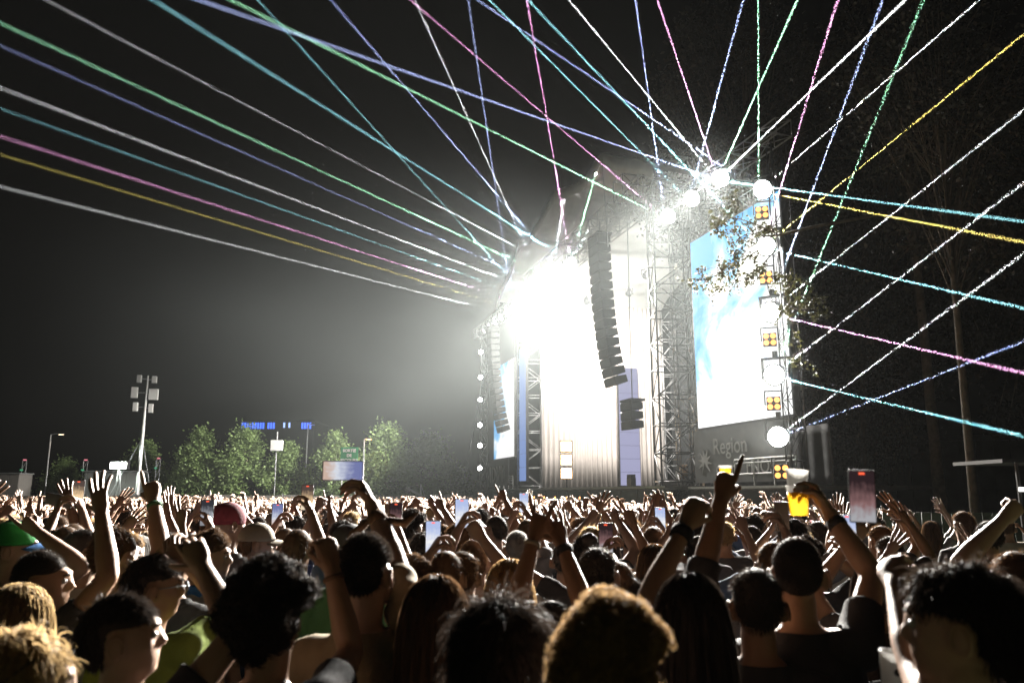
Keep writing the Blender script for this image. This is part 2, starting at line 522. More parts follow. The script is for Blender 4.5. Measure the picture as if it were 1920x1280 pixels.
# ---- lamps
LAMP_E = emit('lamp_lens_white', (1.0, 0.98, 0.95), 60.0)
BULB_E = emit('blinder_bulb_amber', (1.0, 0.42, 0.10), 2.6)
lamp_body = MB().lathe([(0.10, -0.42), (0.2, -0.38), (0.23, -0.05), (0.25, 0.0), (0.22, 0.0)], 18, axis='y').mesh('housing', True)
lamp_lens = MB().lathe([(0.215, -0.004), (0.21, 0.012), (0.14, 0.03), (0.02, 0.036)], 18, axis='y').mesh('lens', True)
yk = MB()
for sx in (-1, 1):
    yk.box((sx*0.29 - 0.02, -0.24, -0.05), (sx*0.29 + 0.02, -0.14, 0.38))
yk.box((-0.31, -0.25, 0.38), (0.31, -0.13, 0.42)).box((-0.05, -0.24, 0.42), (0.05, -0.14, 0.56))
yoke_mesh = yk.mesh('yoke')

def stage_lamp(p, aim, power, label, size=1.0, cone=140, col=(1.0, 0.95, 0.87), group=None, radius=0.1, blend=0.9):
    p = Vector(p); d = (Vector(aim) - p).normalized()
    root = empty('stage_lamp', p, 0, label, 'lamp', group)
    root.rotation_euler = (0, 0, atan2(d.y, d.x) - pi / 2)
    root.scale = (size,) * 3
    tilt = math.asin(d.z)
    h = link('housing', lamp_body, M['dark_steel'], root, None, (tilt, 0, 0))
    link('lens', lamp_lens, LAMP_E, h)
    link('yoke', yoke_mesh, M['dark_steel'], root)
    if power < 3000: return root, h, d      # the far little lamps light nothing but their own lens
    ld = bpy.data.lights.new('lamp_light', 'SPOT')
    ld.energy = power; ld.color = col; ld.spot_size = rad(cone); ld.spot_blend = blend
    ld.shadow_soft_size = radius
    lo = bpy.data.objects.new('lamp_light', ld); COL.objects.link(lo)
    lo.location = (0, 0.06 / 1.0, 0); lo.parent = h
    lo.rotation_euler = (pi / 2, 0, 0)
    return root, h, d

def flare_ray(h, world_dir, power, width=1.1, col=(1, 1, 1)):
    """a narrow shaft added at the lamp lens in place of a flare spike"""
    ld = bpy.data.lights.new('flare_ray_light', 'SPOT')
    ld.energy = power; ld.color = col; ld.spot_size = rad(1.0); ld.spot_blend = 0.8
    ld.shadow_soft_size = 0.004
    lo = bpy.data.objects.new('flare_ray_light', ld); COL.objects.link(lo)
    bpy.context.view_layer.update()
    loc = h.matrix_world @ Vector((0, 0.2, 0))
    q = Vector(world_dir).normalized().to_track_quat('-Z', 'Y')
    mw = Matrix.Translation(loc) @ q.to_matrix().to_4x4() @ Matrix.Diagonal((1, 1, 1 / width, 1))      # a lamp cannot be set under 1 degree; a longer cone is a slimmer one
    lo.parent = h
    lo.matrix_parent_inverse = h.matrix_world.inverted()
    lo.matrix_world = mw

P_ROW, P_COL, P_TOP, P_FAR, P_WASH = 60000, 66000, 78000, 2500, 11000
lamps = {}
ORD = ['nearest', 'second', 'third', 'fourth', 'fifth', 'sixth', 'seventh', 'eighth', 'ninth', 'tenth', 'eleventh', 'twelfth', 'thirteenth', 'farthest']
row_s = np.linspace(17.6, 43.0, 14)
for i, s in enumerate(row_s):
    aim = Vector((-9 - 0.4 * i, 14 + 2.2 * i, 0)) if i < 8 else Vector((-24 - 1.0 * (i - 8), 52 + 7.0 * (i - 8), 1 + 0.5 * (i - 8)))
    lamps['r%d' % i] = stage_lamp(S(s, 0.95, 16.95), aim, P_ROW * (1.4 if i < 3 else 1.0 if i < 8 else 0.55 if i < 11 else 0.9), 'white stage lamp on the long front truss, %s along the row' % ORD[i], 1.25, 84 if i < 8 else 56, group='lamps on the long front truss', blend=0.75)
for i, (s, z) in enumerate(((-0.53, 15.65), (2.04, 15.65), (4.42, 15.6))):
    lamps['t%d' % i] = stage_lamp(S(s, 0.75, z), Vector((-7 - 2.5 * i, 13 + 3 * i, 0)), P_TOP * (1.2 if i == 0 else 0.8),
        'white lamp on the truss above the large screen, %s' % ['nearest the lamp tower', 'middle of three', 'nearest the tall tower'][i], 1.75, 84, group='lamps above the large screen', blend=0.75)
for i, z in enumerate((14.03, 11.65, 8.94, 6.45, 4.07)):
    lamps['c%d' % i] = stage_lamp(S(-3.45, 0.65, z), Vector(((-8.5, -7.5, -6.0, -4.0, -3.0)[i], (13, 12, 11, 8, 7)[i], 0.7)), P_COL * (0.8, 1, 1.1, 1, 0.9)[i],
        'white lamp on the slim tower beside the large screen, %s' % ['topmost', 'second from top', 'middle one', 'second from bottom', 'lowest'][i], 1.75, 74, group='lamps beside the large screen', blend=0.8)
for i, z in enumerate((15.4, 12.96, 10.77, 8.36, 6.43, 4.31)):
    lamps['f%d' % i] = stage_lamp(S(44.0, 0.55, z), Vector((-8, 20, 0.5)), P_FAR,
        'small white lamp on the far lamp tower, %s' % ['topmost', 'second from top', 'third from top', 'third from bottom', 'second from bottom', 'lowest'][i], 0.9, 110, group='lamps on the far tower')
# lamps inside the stage that light the wing curtain and the haze
for i, (s, a, z, tx) in enumerate(((14, -5, 16.8, 31), (19, -5, 16.8, 32), (24, -6, 16.8, 32), (27.5, -4, 16.8, 32.5), (11, -3, 15.4, 20))):
    stage_lamp(S(s, a, z), S(tx, -7 if i < 4 else -10, 12.5 if i < 4 else 3), P_WASH if i < 4 else P_WASH * 0.3, 'white wash lamp under the stage roof, %s' % ['second from the near side', 'third from the near side', 'fourth from the near side', 'farthest one', 'nearest the tall tower'][i], 1.0, 110, group='wash lamps under the stage roof')

def blinder(p, aim, label, size=0.5):
    p = Vector(p); d = (Vector(aim) - p).normalized()
    root = empty('blinder_lamp', p, atan2(d.y, d.x) - pi / 2, label, 'lamp', 'amber four-bulb lamps beside the large screen')
    me = MB().box((-size/2, -0.25, -size/2), (size/2, 0, size/2)).mesh('housing'); bevel_mesh(me, 0.03, 2)
    link('housing', me, M['dark_steel'], root)
    for x in (-1, 1):
        for z in (-1, 1):
            b = MB().lathe([(0.105, 0.002), (0.1, 0.03), (0.06, 0.05)], 14, (x*size*0.25, 0, z*size*0.25), 'y').build('bulb', BULB_E, root)
    MB().box((-size/2-0.08, -0.16, -0.05), (-size/2-0.03, -0.1, size/2+0.2)).box((size/2+0.03, -0.16, -0.05), (size/2+0.08, -0.1, size/2+0.2)).box((-size/2-0.08, -0.16, size/2+0.2), (size/2+0.08, -0.1, size/2+0.25)).build('yoke', M['dark_steel'], root)
for i, (z, n) in enumerate(((13.05, 'topmost'), (10.35, 'second from top'), (7.85, 'second from bottom'), (5.35, 'lowest on the tower'))):
    blinder(S(-3.45, 0.75, z), (0, 0, 1.0), 'amber four-bulb lamp on the slim tower, %s' % n, 0.52)
blinder(S(-3.9, 0.9, 2.75), (0, 0, 1.5), 'amber four-bulb lamp low on the side platform', 0.55)

# orange lamp stack standing on stage
def lamp_stack():
    p = S(24.5, -1.0, 2.3)
    root = empty('lamp_stack', p, RS + rad(68), 'orange glowing stack of three lamps standing on stage', 'lamp')
    g = emit('orange_floor_lamp', (1.0, 0.62, 0.30), 9.0)
    for k in range(3):
        b = MB().box((-0.45, -0.4, 0.65 + k*0.95), (0.45, 0, 1.5 + k*0.95)).build('housing', M['dark_steel'], root)
        MB().box((-0.38, 0.003, 0.72 + k*0.95), (0.38, 0.03, 1.43 + k*0.95)).build('lens', g, b)
    MB().box((-0.5, -0.6, 0), (0.5, 0.1, 0.08)).box((-0.05, -0.3, 0.08), (0.05, -0.2, 0.65)).build('stand', M['dark_steel'], root)
    ld = bpy.data.lights.new('lamp_light', 'SPOT'); ld.energy = 1500; ld.color = (1, 0.6, 0.3); ld.spot_size = rad(140); ld.shadow_soft_size = 0.3
    lo = bpy.data.objects.new('lamp_light', ld); COL.objects.link(lo); lo.parent = root; lo.location = (0, 0.1, 2.0); lo.rotation_euler = (pi/2, 0, 0)
lamp_stack()

# ---- drum kit and back line
def drum_kit():
    root = empty('drum_kit', S(20.5, -8.5, 2.3), RS, 'drum kit with cymbals on a riser at the back of the stage', 'drum kit')
    MB().box((-1.6, -1.4, 0), (1.6, 1.4, 0.6)).build('riser', M['deck'], root)
    sh = mat('drum_shell', (0.3, 0.2, 0.12), 0.35, coat=0.4)
    hd = mat('drum_head', (0.75, 0.75, 0.72), 0.6)
    def drum(n, c, r, d, axis='z'):
        b = MB().lathe([(r, -d/2), (r, d/2)], 24, c, axis).build(n, sh, root, smooth=True)
        c2 = list(c); i = {'z': 2, 'y': 1}[axis]; c2[i] += d/2
        MB().lathe([(r*0.97, 0.002), (r*0.95, 0.012)], 24, c2, axis).build('drum_head', hd, b)
    drum('bass_drum', (0, 0.5, 1.0), 0.38, 0.5, 'y')
    drum('tom', (-0.3, 0.35, 1.5), 0.2, 0.25); drum('tom', (0.3, 0.35, 1.5), 0.2, 0.25)
    drum('floor_tom', (0.75, -0.1, 1.05), 0.28, 0.5); drum('snare_drum', (-0.6, -0.2, 1.2), 0.2, 0.16)
    cm = mat('cymbal_brass', (0.7, 0.5, 0.2), 0.3, 0.9)
    for x, y, z in ((-1.0, 0.3, 1.95), (1.0, 0.3, 2.0), (-1.2, -0.3, 1.6)):
        MB().lathe([(0.02, 0.03), (0.08, 0.02), (0.26, -0.01), (0.265, -0.015)], 20, (x, y, z)).build('cymbal', cm, root, smooth=True)
        MB().tube([(x, y, 0.6), (x, y, z)], 0.015, 6).tube([(x, y, 0.9), (x+0.25, y, 0.6)], 0.012, 5).tube([(x, y, 0.9), (x-0.15, y+0.2, 0.6)], 0.012, 5).build('cymbal_stand', M['steel'], root)
drum_kit()
def amp(s, a, label):
    root = empty('guitar_amplifier', S(s, a, 2.3), RS, label, 'amplifier')
    me = MB().box((-0.4, -0.2, 0), (0.4, 0.2, 0.8)).mesh('cabinet'); bevel_mesh(me, 0.02, 1); link('cabinet', me, M['black'], root)
    MB().box((-0.35, 0.202, 0.05), (0.35, 0.215, 0.75)).build('grille', mat('amp_grille', (0.25, 0.22, 0.18), 0.8), root)
    MB().box((-0.38, -0.17, 0.803), (0.38, 0.18, 1.05)).build('amp_head', M['black'], root)
amp(25.5, -6.5, 'black guitar amplifier on stage beside the orange lamp stack'); amp(16.5, -7.5, 'black guitar amplifier on stage near the tall tower')

# ---- banner with lettering under the large screen
def banner():
    root = empty('lettered_banner', S(3.9, 0.12, 2.42), RS + pi, 'dark grey banner with a spiky leaf emblem and the word Region', 'banner')
    bm_ = mat('grey_banner_cloth', (0.09, 0.095, 0.1), 0.8, var=0.15, vscale=2)
    # root faces away from the audience along +X; lettering is laid on the -Y side
    MB().box((0, -0.04, 0.0), (7.4, 0.0, 2.4)).build('cloth', bm_, root)
    def put(txt, x, z, size, bold=0.0):
        me = text_mesh(txt, size, 0.006, bold)
        link('lettering', me, M['letter_grey'], root, (x, -0.05, z), (pi/2, 0, 0))
    put('Region', 1.7, 1.25, 1.0); put('ccor', 1.9, 0.35, 0.85); put('rNOS', 4.3, 0.35, 0.85)
    V = [(0, 0)]; n = 9
    pts = []
    for k in range(2 * n):
        t = -0.35 * pi + (1.7 * pi) * k / (2 * n - 1)
        r = 0.62 if k % 2 else 0.24
        pts.append((r * cos(t), r * sin(t)))
    b = MB(); m_ = len(pts)
    b.add([(x, -0.012, z) for x, z in pts] + [(0, -0.012, 0)] + [(x, 0.0, z) for x, z in pts],
          [(m_, k + 1, k) for k in range(m_ - 1)] + [(k, k + 1, m_ + 2 + k, m_ + 1 + k) for k in range(m_ - 1)])
    b.build('leaf_emblem', M['letter_grey'], root, (0.95, -0.042, 0.95))
banner()
def far_banner():
    root = empty('lettered_banner', S(40.8, 0.5, 2.6), RS + pi, 'far grey banner with tall pale letters below the small screen', 'banner')
    MB().box((0, -0.04, 0.0), (6.6, 0.0, 2.2)).build('cloth', mat('far_banner_cloth', (0.1, 0.105, 0.105), 0.8), root)
    me = text_mesh('IDNY', 1.9, 0.006, 0.02, 1.1)
    link('lettering', me, M['letter_grey'], root, (0.6, -0.05, 0.35), (pi/2, 0, 0))
far_banner()

# ---- crowd barrier in front of the stage and a camera crane
def barrier():
    root = empty('crowd_barrier', S(8, 5.2, GZ), RS, 'white topped crowd barrier between the audience and the stage', 'barrier')
    for i in range(32):
        x = i * 1.25
        b = MB().box((x + 0.01, -0.02, 0.02), (x + 1.23, 0.02, 1.25)).build('barrier_panel', M['steel'], root)
        MB().tube([(x + 0.005, 0, 1.29), (x + 1.235, 0, 1.29)], 0.04, 8).build('top_bar', M['white_paint'], b)
        MB().tube([(x + 0.1, 0, 1.1), (x + 0.1, -0.9, 0.03)], 0.025, 6).build('strut', M['steel'], b)
barrier()
def camera_crane():
    p = at(1165, 905, 54); p = Vector((S(33, 8).x, S(33, 8).y, GZ))
    root = empty('camera_crane', p, RS, 'white camera crane with a long arm in front of the far stage', 'camera crane')
    MB().box((-0.6, -0.6, 0), (0.6, 0.6, 0.3)).tube([(0, 0, 0.3), (0, 0, 2.0)], 0.09, 8).build('base', M['dark_steel'], root)
    a = MB()
    for o in (-0.12, 0.12):
        a.tube([(-2.0, 0.0 + o, 1.9), (7.0, o, 2.75)], 0.035, 6)
    for k in range(12):
        x = -2 + k * 0.75
        a.tube([(x, -0.12, 1.9 + (x + 2) * 0.0944), (x + 0.75, 0.12, 1.9 + (x + 2.75) * 0.0944)], 0.02, 5)
    a.tube([(0, 0, 2.1), (0.2, 0, 3.0)], 0.03, 6).tube([(0.2, 0, 3.0), (6.8, 0, 2.78)], 0.012, 5).tube([(0.2, 0, 3.0), (-1.9, 0, 1.95)], 0.012, 5)
    a.build('arm', M['white_paint'], root)
    MB().box((6.9, -0.2, 2.3), (7.4, 0.2, 2.7)).lathe([(0.1, 7.4), (0.12, 7.65)], 12, (0, 0, 2.5), 'x').build('camera_head', M['dark_steel'], root)
    MB().box((-2.4, -0.25, 1.7), (-1.9, 0.25, 2.1)).build('counterweight', M['dark_steel'], root)
camera_crane()
# ------------------------------------------------------------------ rays added at the lamps, aimed and tinted to imitate star-filter flare
W_, CY, MG, GR, BL, AM = (1, 1, 1), (0.4, 0.92, 1.0), (1.0, 0.45, 0.8), (0.45, 1.0, 0.6), (0.5, 0.58, 1.0), (1.0, 0.78, 0.2)
def flare_shaft(key, u, v, Y, power=1.0, col=W_, width=0.6):
    root, h, d = lamps[key]
    p = Vector(root.location)
    flare_ray(h, at(u, v, Y) - p, FLARE_P * power, width, col)
FLARE_P = 7.0e9
FLARE_SHAFTS = [
    ('t0', 1075, 0, 30, 1.0, W_), ('t0', 1500, 0, 24, 0.7, GR), ('t0', 1700, 0, 22, 0.8, W_), ('t0', 1920, 408, 18, 0.6, CY, 0.36), ('t0', 640, 90, 55, 1.1, BL), ('t0', 1240, 0, 26, 0.6, MG),
    ('c0', 1840, 0, 22, 0.8, W_), ('c0', 905, 0, 34, 0.8, BL), ('c0', 1430, 0, 24, 0.7, GR), ('c0', 1920, 445, 16, 0.5, AM, 0.36),
    ('c1', 1920, 68, 18, 0.8, AM, 0.36), ('c1', 1920, 570, 17, 0.6, CY, 0.36), ('c1', 1560, 60, 22, 0.6, MG), ('c1', 1000, 0, 26, 0.6, CY),
    ('c2', 1920, 210, 18, 0.8, W_, 0.36), ('c2', 1920, 692, 16, 0.6, MG, 0.36), ('c2', 1640, 60, 22, 0.6, BL),
    ('c3', 1920, 345, 17, 0.7, W_, 0.36), ('c3', 1920, 812, 15, 0.45, CY, 0.36), ('c3', 1720, 40, 22, 0.5, GR),
    ('c4', 1920, 478, 16, 0.7, W_, 0.36), ('c4', 1920, 640, 18, 0.5, BL, 0.36),
    ('t1', 925, 0, 40, 0.9, CY), ('t1', 1640, 0, 24, 0.7, W_), ('t1', 1400, 0, 26, 0.5, BL),
    ('t2', 1200, 0, 30, 0.7, BL), ('t2', 560, 60, 60, 1.1, GR), ('t2', 1590, 0, 28, 0.7, W_), ('t2', 780, 0, 34, 0.6, MG),
    ('r0', 990, 0, 42, 1.1, MG), ('r0', 560, 170, 80, 0.96, CY), ('r0', 1330, 0, 46, 0.9, W_), ('r0', 1210, 0, 40, 0.8, GR),
    ('r1', 640, 20, 50, 1.0, BL), ('r2', 430, 240, 58, 0.96, GR), ('r2', 1120, 0, 46, 0.8, W_), ('r3', 780, 0, 52, 1.0, W_),
    ('r4', 360, 300, 64, 1.02, W_), ('r5', 540, 60, 56, 0.60, CY), ('r6', 300, 350, 67, 0.96, MG), ('r7', 880, 0, 54, 0.9, BL),
    ('r8', 330, 430, 70, 0.90, W_), 
    ('r1', 470, 200, 61, 0.72, W_, 0.5), ('r3', 400, 260, 64, 0.72, BL, 0.5), ('r5', 330, 320, 67, 0.72, CY, 0.5), ('r7', 340, 390, 68, 0.72, AM, 0.5), ('r9', 350, 475, 71, 0.66, GR, 0.5),
]
for a_ in FLARE_SHAFTS: flare_shaft(*a_)

# ------------------------------------------------------------------ trees
LEAF = mat('tree_leaf', (0.15, 0.22, 0.075), 0.6, var=0.35, vscale=0.9)
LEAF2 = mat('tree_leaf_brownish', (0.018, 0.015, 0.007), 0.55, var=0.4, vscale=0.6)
BARK = mat('tree_bark', (0.09, 0.07, 0.05), 0.9, var=0.35, vscale=5, bump=0.6, bscale=12)
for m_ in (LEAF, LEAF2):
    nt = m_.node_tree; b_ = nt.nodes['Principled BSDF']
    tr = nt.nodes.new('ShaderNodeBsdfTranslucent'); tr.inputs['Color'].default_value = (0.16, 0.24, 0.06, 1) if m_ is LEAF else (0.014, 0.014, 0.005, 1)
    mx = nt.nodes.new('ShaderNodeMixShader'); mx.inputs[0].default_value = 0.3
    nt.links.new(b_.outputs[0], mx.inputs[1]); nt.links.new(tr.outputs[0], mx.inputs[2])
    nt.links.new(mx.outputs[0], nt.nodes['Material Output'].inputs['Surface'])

def leaf_mesh(name, P, size, r, flat=0.35):
    """leaf blades (two triangles folded along the midrib) at points P"""
    n = len(P)
    d = r.normal(size=(n, 3)); d[:, 2] -= 0.3; d /= np.linalg.norm(d, axis=1, keepdims=True)
    e = np.cross(d, r.normal(size=(n, 3))); e /= np.linalg.norm(e, axis=1, keepdims=True)
    nn = np.cross(d, e)
    s = (size * r.uniform(0.6, 1.3, n))[:, None]
    a = P; b = P + d * s
    mid = P + d * s * 0.45
    c1 = mid + e * s * flat + nn * s * 0.1; c2 = mid - e * s * flat + nn * s * 0.1
    V = np.stack([a, c1, b, c2], 1).reshape(-1, 3)
    i = np.arange(n)[:, None] * 4
    F = np.concatenate([i + np.array([[0, 1, 2]]), i + np.array([[0, 2, 3]])])
    return np_mesh(name, V, F, smooth=False)

def row_tree_meshes(seed, H=6.2, R=1.9):
    """upright egg shaped park tree: trunk with limbs, crown of clumped leaves"""
    r = np.random.default_rng(seed)
    tb = MB()
    tb.tube([(0, 0, 0), (0.03, 0.02, 1.2), (-0.03, 0.03, 3), (0.02, 0, H * 0.88)], [0.13, 0.11, 0.08, 0.02], 8)
    cl = []
    for k in range(46):
        f = r.uniform(0, 1)
        z = 1.1 + (H - 1.3) * f
        prof = R * 1.12 * (sin(pi * min(1, (f * 0.80 + 0.20))) ** 0.8) * (1.12 - 0.5 * f) * (0.75 + 0.35 * r.uniform())
        t = r.uniform(0, 2 * pi)
        rr = prof * (0.45 + 0.55 * sqrt(r.uniform()))
        c = np.array([rr * cos(t), rr * sin(t), z])
        cl.append(c)
        z0 = max(0.9, z - 0.5 - rr * 0.6)
        tb.tube([(0, 0, z0), (c[0] * 0.5, c[1] * 0.5, (z0 + z) / 2 + 0.1), tuple(c)], [0.04, 0.025, 0.008], 5, False)
    P = []
    for c in cl:
        m = int(r.integers(110, 190))
        q = r.normal(size=(m, 3)) * np.array([0.34, 0.34, 0.36]) * r.uniform(0.7, 1.25)
        P.append(c + q)
    P = np.concatenate(P); P = P[P[:, 2] > 0.7]
    return tb.mesh('trunk', True), leaf_mesh('crown', P, 0.2, r)

tree_meshes = [row_tree_meshes(k) for k in (3, 5, 8)]
def row_tree(u, vtop, vbase, Y, k, label, R=1.0):
    p = at(u, vbase, Y); top = at(u, vtop, Y)
    gz = GZ
    h = (top.z - gz) / 6.3
    root = empty('park_tree', (p.x, p.y, gz), k * 1.7, label, 'tree', 'park trees beyond the crowd')
    root.scale = (h * R * 1.05, h * R * 1.05, h)
    t, c = tree_meshes[k % 3]
    link('trunk', t, BARK, root); link('crown', c, LEAF, root)
row_tree(118, 862, 912, 92, 0, 'small dark tree farthest left, near the lamp post', 1.15)
row_tree(268, 825, 912, 88, 1, 'tree half hiding the foot of the antenna mast', 1.0)
row_tree(370, 808, 910, 84, 2, 'pointed tree first to the right of the antenna mast', 1.0)
row_tree(455, 803, 910, 84, 0, 'pointed tree below the left end of the blue lights', 1.05)
row_tree(538, 828, 910, 84, 1, 'shorter tree just right of the white box on a pole', 1.0)
row_tree(625, 816, 910, 82, 2, 'tree left of the green emergency exit sign', 1.0)
row_tree(722, 800, 910, 84, 0, 'tall tree right of the green emergency exit sign', 1.15)
row_tree(806, 812, 910, 90, 1, 'hazy tree next to the far stage wing', 1.2)
row_tree(345, 872, 912, 96, 1, 'low tree peeping out behind the pointed trees', 1.1)

# ------------------------------------------------------------------ things beyond the crowd
def fence():
    y = 78.0
    root = empty('site_fence', (-62, y, GZ), 0, 'long grey sheeted site fence behind the crowd', 'fence')
    sh = mat('grey_fence_sheet', (0.22, 0.21, 0.19), 0.8, var=0.2, vscale=0.6)
    for i in range(26):
        x = i * 2.35
        h = 2.05 + 0.05 * ((i * 7) % 3)
        b = MB().box((x + 0.03, -0.02, 0.08), (x + 2.30, 0.02, h)).build('fence_panel', sh, root)
        MB().tube([(x, 0, 0), (x, 0, h + 0.1)], 0.03, 6).build('post', M['steel'], root)
fence()

def antenna_mast():
    Y = 80; b = at(258, 912, Y)
    root = empty('antenna_mast', (b.x, b.y, GZ), 0.2, 'tall pale antenna mast with six panels and stay cables', 'mast')
    top = at(268, 704, Y).z - GZ
    MB().tube([(0, 0, 0), (0.05, 0, top * 0.6), (0.09, 0, top)], [0.2, 0.16, 0.07], 10).build('pole', M['white_paint'], root, smooth=True)
    pn = mat('antenna_panel', (0.7, 0.7, 0.69), 0.5)
    for x, z, w, h, d in ((-0.72, top - 0.35, 0.42, 0.75, 0.36), (0.72, top - 0.4, 0.45, 0.7, 0.36), (-1.05, top - 1.75, 0.62, 1.1, 0.25), (0.75, top - 1.9, 0.9, 1.1, 0.3), (-0.85, top - 3.2, 0.45, 0.9, 0.36), (0.6, top - 3.3, 0.45, 0.9, 0.2)):
        me = MB().box((x - w/2, -d/2, z - h/2), (x + w/2, d/2, z + h/2)).mesh('panel'); bevel_mesh(me, 0.03, 1)
        link('panel', me, pn, root)
        MB().tube([(0.05, 0, z), (x, 0, z)], 0.04, 6).build('arm', M['steel'], root)
    for x, y in ((-3.6, 0.5), (1.4, 1.8), (0.5, -2.2)):
        MB().tube([(0.05, 0, top * 0.55), (x, y, 0)], 0.03, 5).build('stay_cable', M['steel'], root)
antenna_mast()

def exit_sign():
    Y = 72; c = at(655, 852, Y)
    root = empty('exit_sign', (c.x, c.y, GZ), 0.0, 'green emergency exit sign board reading sortie de secours on two posts', 'sign')
    z0 = at(655, 866, Y).z - GZ; z1 = at(655, 838, Y).z - GZ; w = 1.55
    me = MB().box((-w/2, -0.04, z0), (w/2, 0.04, z1)).mesh('board'); link('board', me, M['green_sign'], root)
    for i, (t, s) in enumerate((('SORTIE', 0.36), ('DE', 0.36), ('SECOURS', 0.36))):
        me = text_mesh(t, s, 0.006, 0.012)
        wd = max(v.co.x for v in me.vertices)
        link('lettering', me, M['letter'], root, (-wd / 2, -0.05, z1 - 0.42 - i * 0.43), (pi/2, 0, 0))
    for x in (-0.6, 0.6):
        MB().tube([(x, 0.06, 0), (x, 0.06, z1 - 0.1)], 0.05, 6).build('post', M['white_paint'], root)
    MB().box((-0.72, -0.06, 1.9), (-0.3, 0.02, 2.45)).build('small_plate', M['green_sign'], root)
exit_sign()

def box_on_pole():
    Y = 76; c = at(519, 835, Y)
    root = empty('pole_box', (c.x, c.y, GZ), 0.1, 'white box sign on a thin pole between the trees', 'sign')
    zc = c.z - GZ
    me = MB().box((-0.55, -0.2, zc - 0.5), (0.55, 0.2, zc + 0.5)).mesh('box'); bevel_mesh(me, 0.03, 1); link('box', me, M['white_paint'], root)
    MB().tube([(0, 0, 0), (0, 0, zc + 1.3)], 0.05, 6).build('pole', M['steel'], root)
box_on_pole()

def street_lamp(u, vtop, Y, label, col, glow, arm=0.9, lit=6):
    p = at(u, 912, Y); zt = at(u, vtop, Y).z - GZ
    root = empty('street_lamp', (p.x, p.y, GZ), 0, label, 'street lamp')
    MB().tube([(0, 0, 0), (0, 0, zt - 0.1), (arm * 0.4, 0, zt), (arm, 0, zt)], [0.09, 0.06, 0.05, 0.05], 8).build('pole', M['steel'], root)
    MB().box((arm - 0.1, -0.12, zt - 0.06), (arm + 0.45, 0.12, zt + 0.06)).build('lamp_head', M['dark_steel'], root)
    MB().box((arm - 0.05, -0.1, zt - 0.09), (arm + 0.4, 0.1, zt - 0.062)).build('lens', emit('street_lamp_lens', col, lit), root)
    if glow:
        ld = bpy.data.lights.new('lamp_light', 'SPOT'); ld.energy = glow; ld.color = col; ld.spot_size = rad(120); ld.shadow_soft_size = 0.1
        lo = bpy.data.objects.new('lamp_light', ld); COL.objects.link(lo); lo.parent = root; lo.location = (arm + 0.15, 0, zt - 0.12)
street_lamp(85, 813, 84, 'dim street lamp post with short arm left of the mast', (1, 0.8, 0.55), 150)
street_lamp(680, 822, 80, 'orange street lamp right of the green exit sign', (1, 0.45, 0.12), 120, 0.25, 25)
street_lamp(572, 795, 98, 'thin unlit lamp post under the right end of the blue lights', (0.3, 0.4, 1), 0, 0.4, 1)

def light_mast(u, vtop, Y, label):
    p = at(u, 912, Y); zt = at(u, vtop, Y).z - GZ
    root = empty('marker_mast', (p.x, p.y, GZ), 0, label, 'mast')
    MB().tube([(-0.2, 0, 0), (-0.2, 0, zt)], 0.03, 5).tube([(0.2, 0, 0), (0.2, 0, zt)], 0.03, 5).build('legs', M['steel'], root)
    for k in range(6):
        MB().tube([(-0.2, 0, k * zt / 6), (0.2, 0, (k + 1) * zt / 6)], 0.02, 5).build('brace', M['steel'], root)
    MB().box((-0.12, -0.1, zt), (0.12, 0.1, zt + 0.12)).build('beacon', emit('beacon_red', (1, 0.3, 0.36), 0.9), root)
    MB().box((-0.3, -0.15, zt - 1.0), (-0.12, 0.1, zt - 0.85)).build('green_lamp', emit('green_marker', (0.2, 1, 0.5), 0.35), root)
light_mast(41, 863, 80, 'lattice marker mast at the far left edge')
light_mast(156, 863, 80, 'lattice marker mast left of the bright floodlight')
light_mast(293, 860, 82, 'lattice marker mast right of the antenna mast')

def flood_light():
    Y = 79; c = at(222, 872, Y)
    root = empty('flood_light', (c.x, c.y, GZ), -0.25, 'glaring white floodlight box on a stand beneath the antenna mast', 'floodlight')
    z = c.z - GZ
    MB().box((-1.0, 0, z - 0.38), (1.0, 0.4, z + 0.38)).build('housing', M['dark_steel'], root)
    MB().box((-0.92, -0.03, z - 0.3), (0.92, -0.003, z + 0.3)).build('lens', emit('flood_lens', (0.95, 1.0, 0.9), 30), root)
    MB().tube([(-0.5, 0.2, 0), (-0.1, 0.2, z - 0.38)], 0.05, 6).tube([(0.5, 0.2, 0), (0.1, 0.2, z - 0.38)], 0.05, 6).build('stand', M['steel'], root)
    ld = bpy.data.lights.new('lamp_light', 'SPOT'); ld.energy = 6000; ld.color = (0.9, 1, 0.9); ld.spot_size = rad(150); ld.spot_blend = 0.8; ld.shadow_soft_size = 0.4
    lo = bpy.data.objects.new('lamp_light', ld); COL.objects.link(lo); lo.parent = root; lo.location = (0, -0.15, z); lo.rotation_euler = (rad(75), 0, 0)
flood_light()

def cabin(u0, u1, v0, Y, label, col):
    a = at(u0, v0, Y); b = at(u1, v0, Y)
    root = empty('site_cabin', ((a.x + b.x) / 2, Y, GZ), 0.05, label, 'cabin')
    w = b.x - a.x; h = a.z - GZ
    m_ = mat('cabin_panel', col, 0.6, var=0.1)
    n = max(2, int(w / 1.2))
    MB().box((-w/2, 0.02, 0.15), (w/2, 2.4, h)).build('body', m_, root)
    for i in range(n):
        MB().box((-w/2 + i*w/n + 0.02, -0.03, 0.36), (-w/2 + (i+1)*w/n - 0.02, 0.018, h - 0.08)).build('wall_panel', m_, root)
    MB().box((-w/2 - 0.1, -0.12, h + 0.003), (w/2 + 0.1, 2.5, h + 0.1)).build('roof', M['steel'], root)
cabin(0, 36, 888, 78.8, 'pale site cabin at the far left edge', (0.16, 0.15, 0.14))
cabin(160, 262, 884, 82, 'grey site cabin behind the bright floodlight', (0.13, 0.135, 0.13))

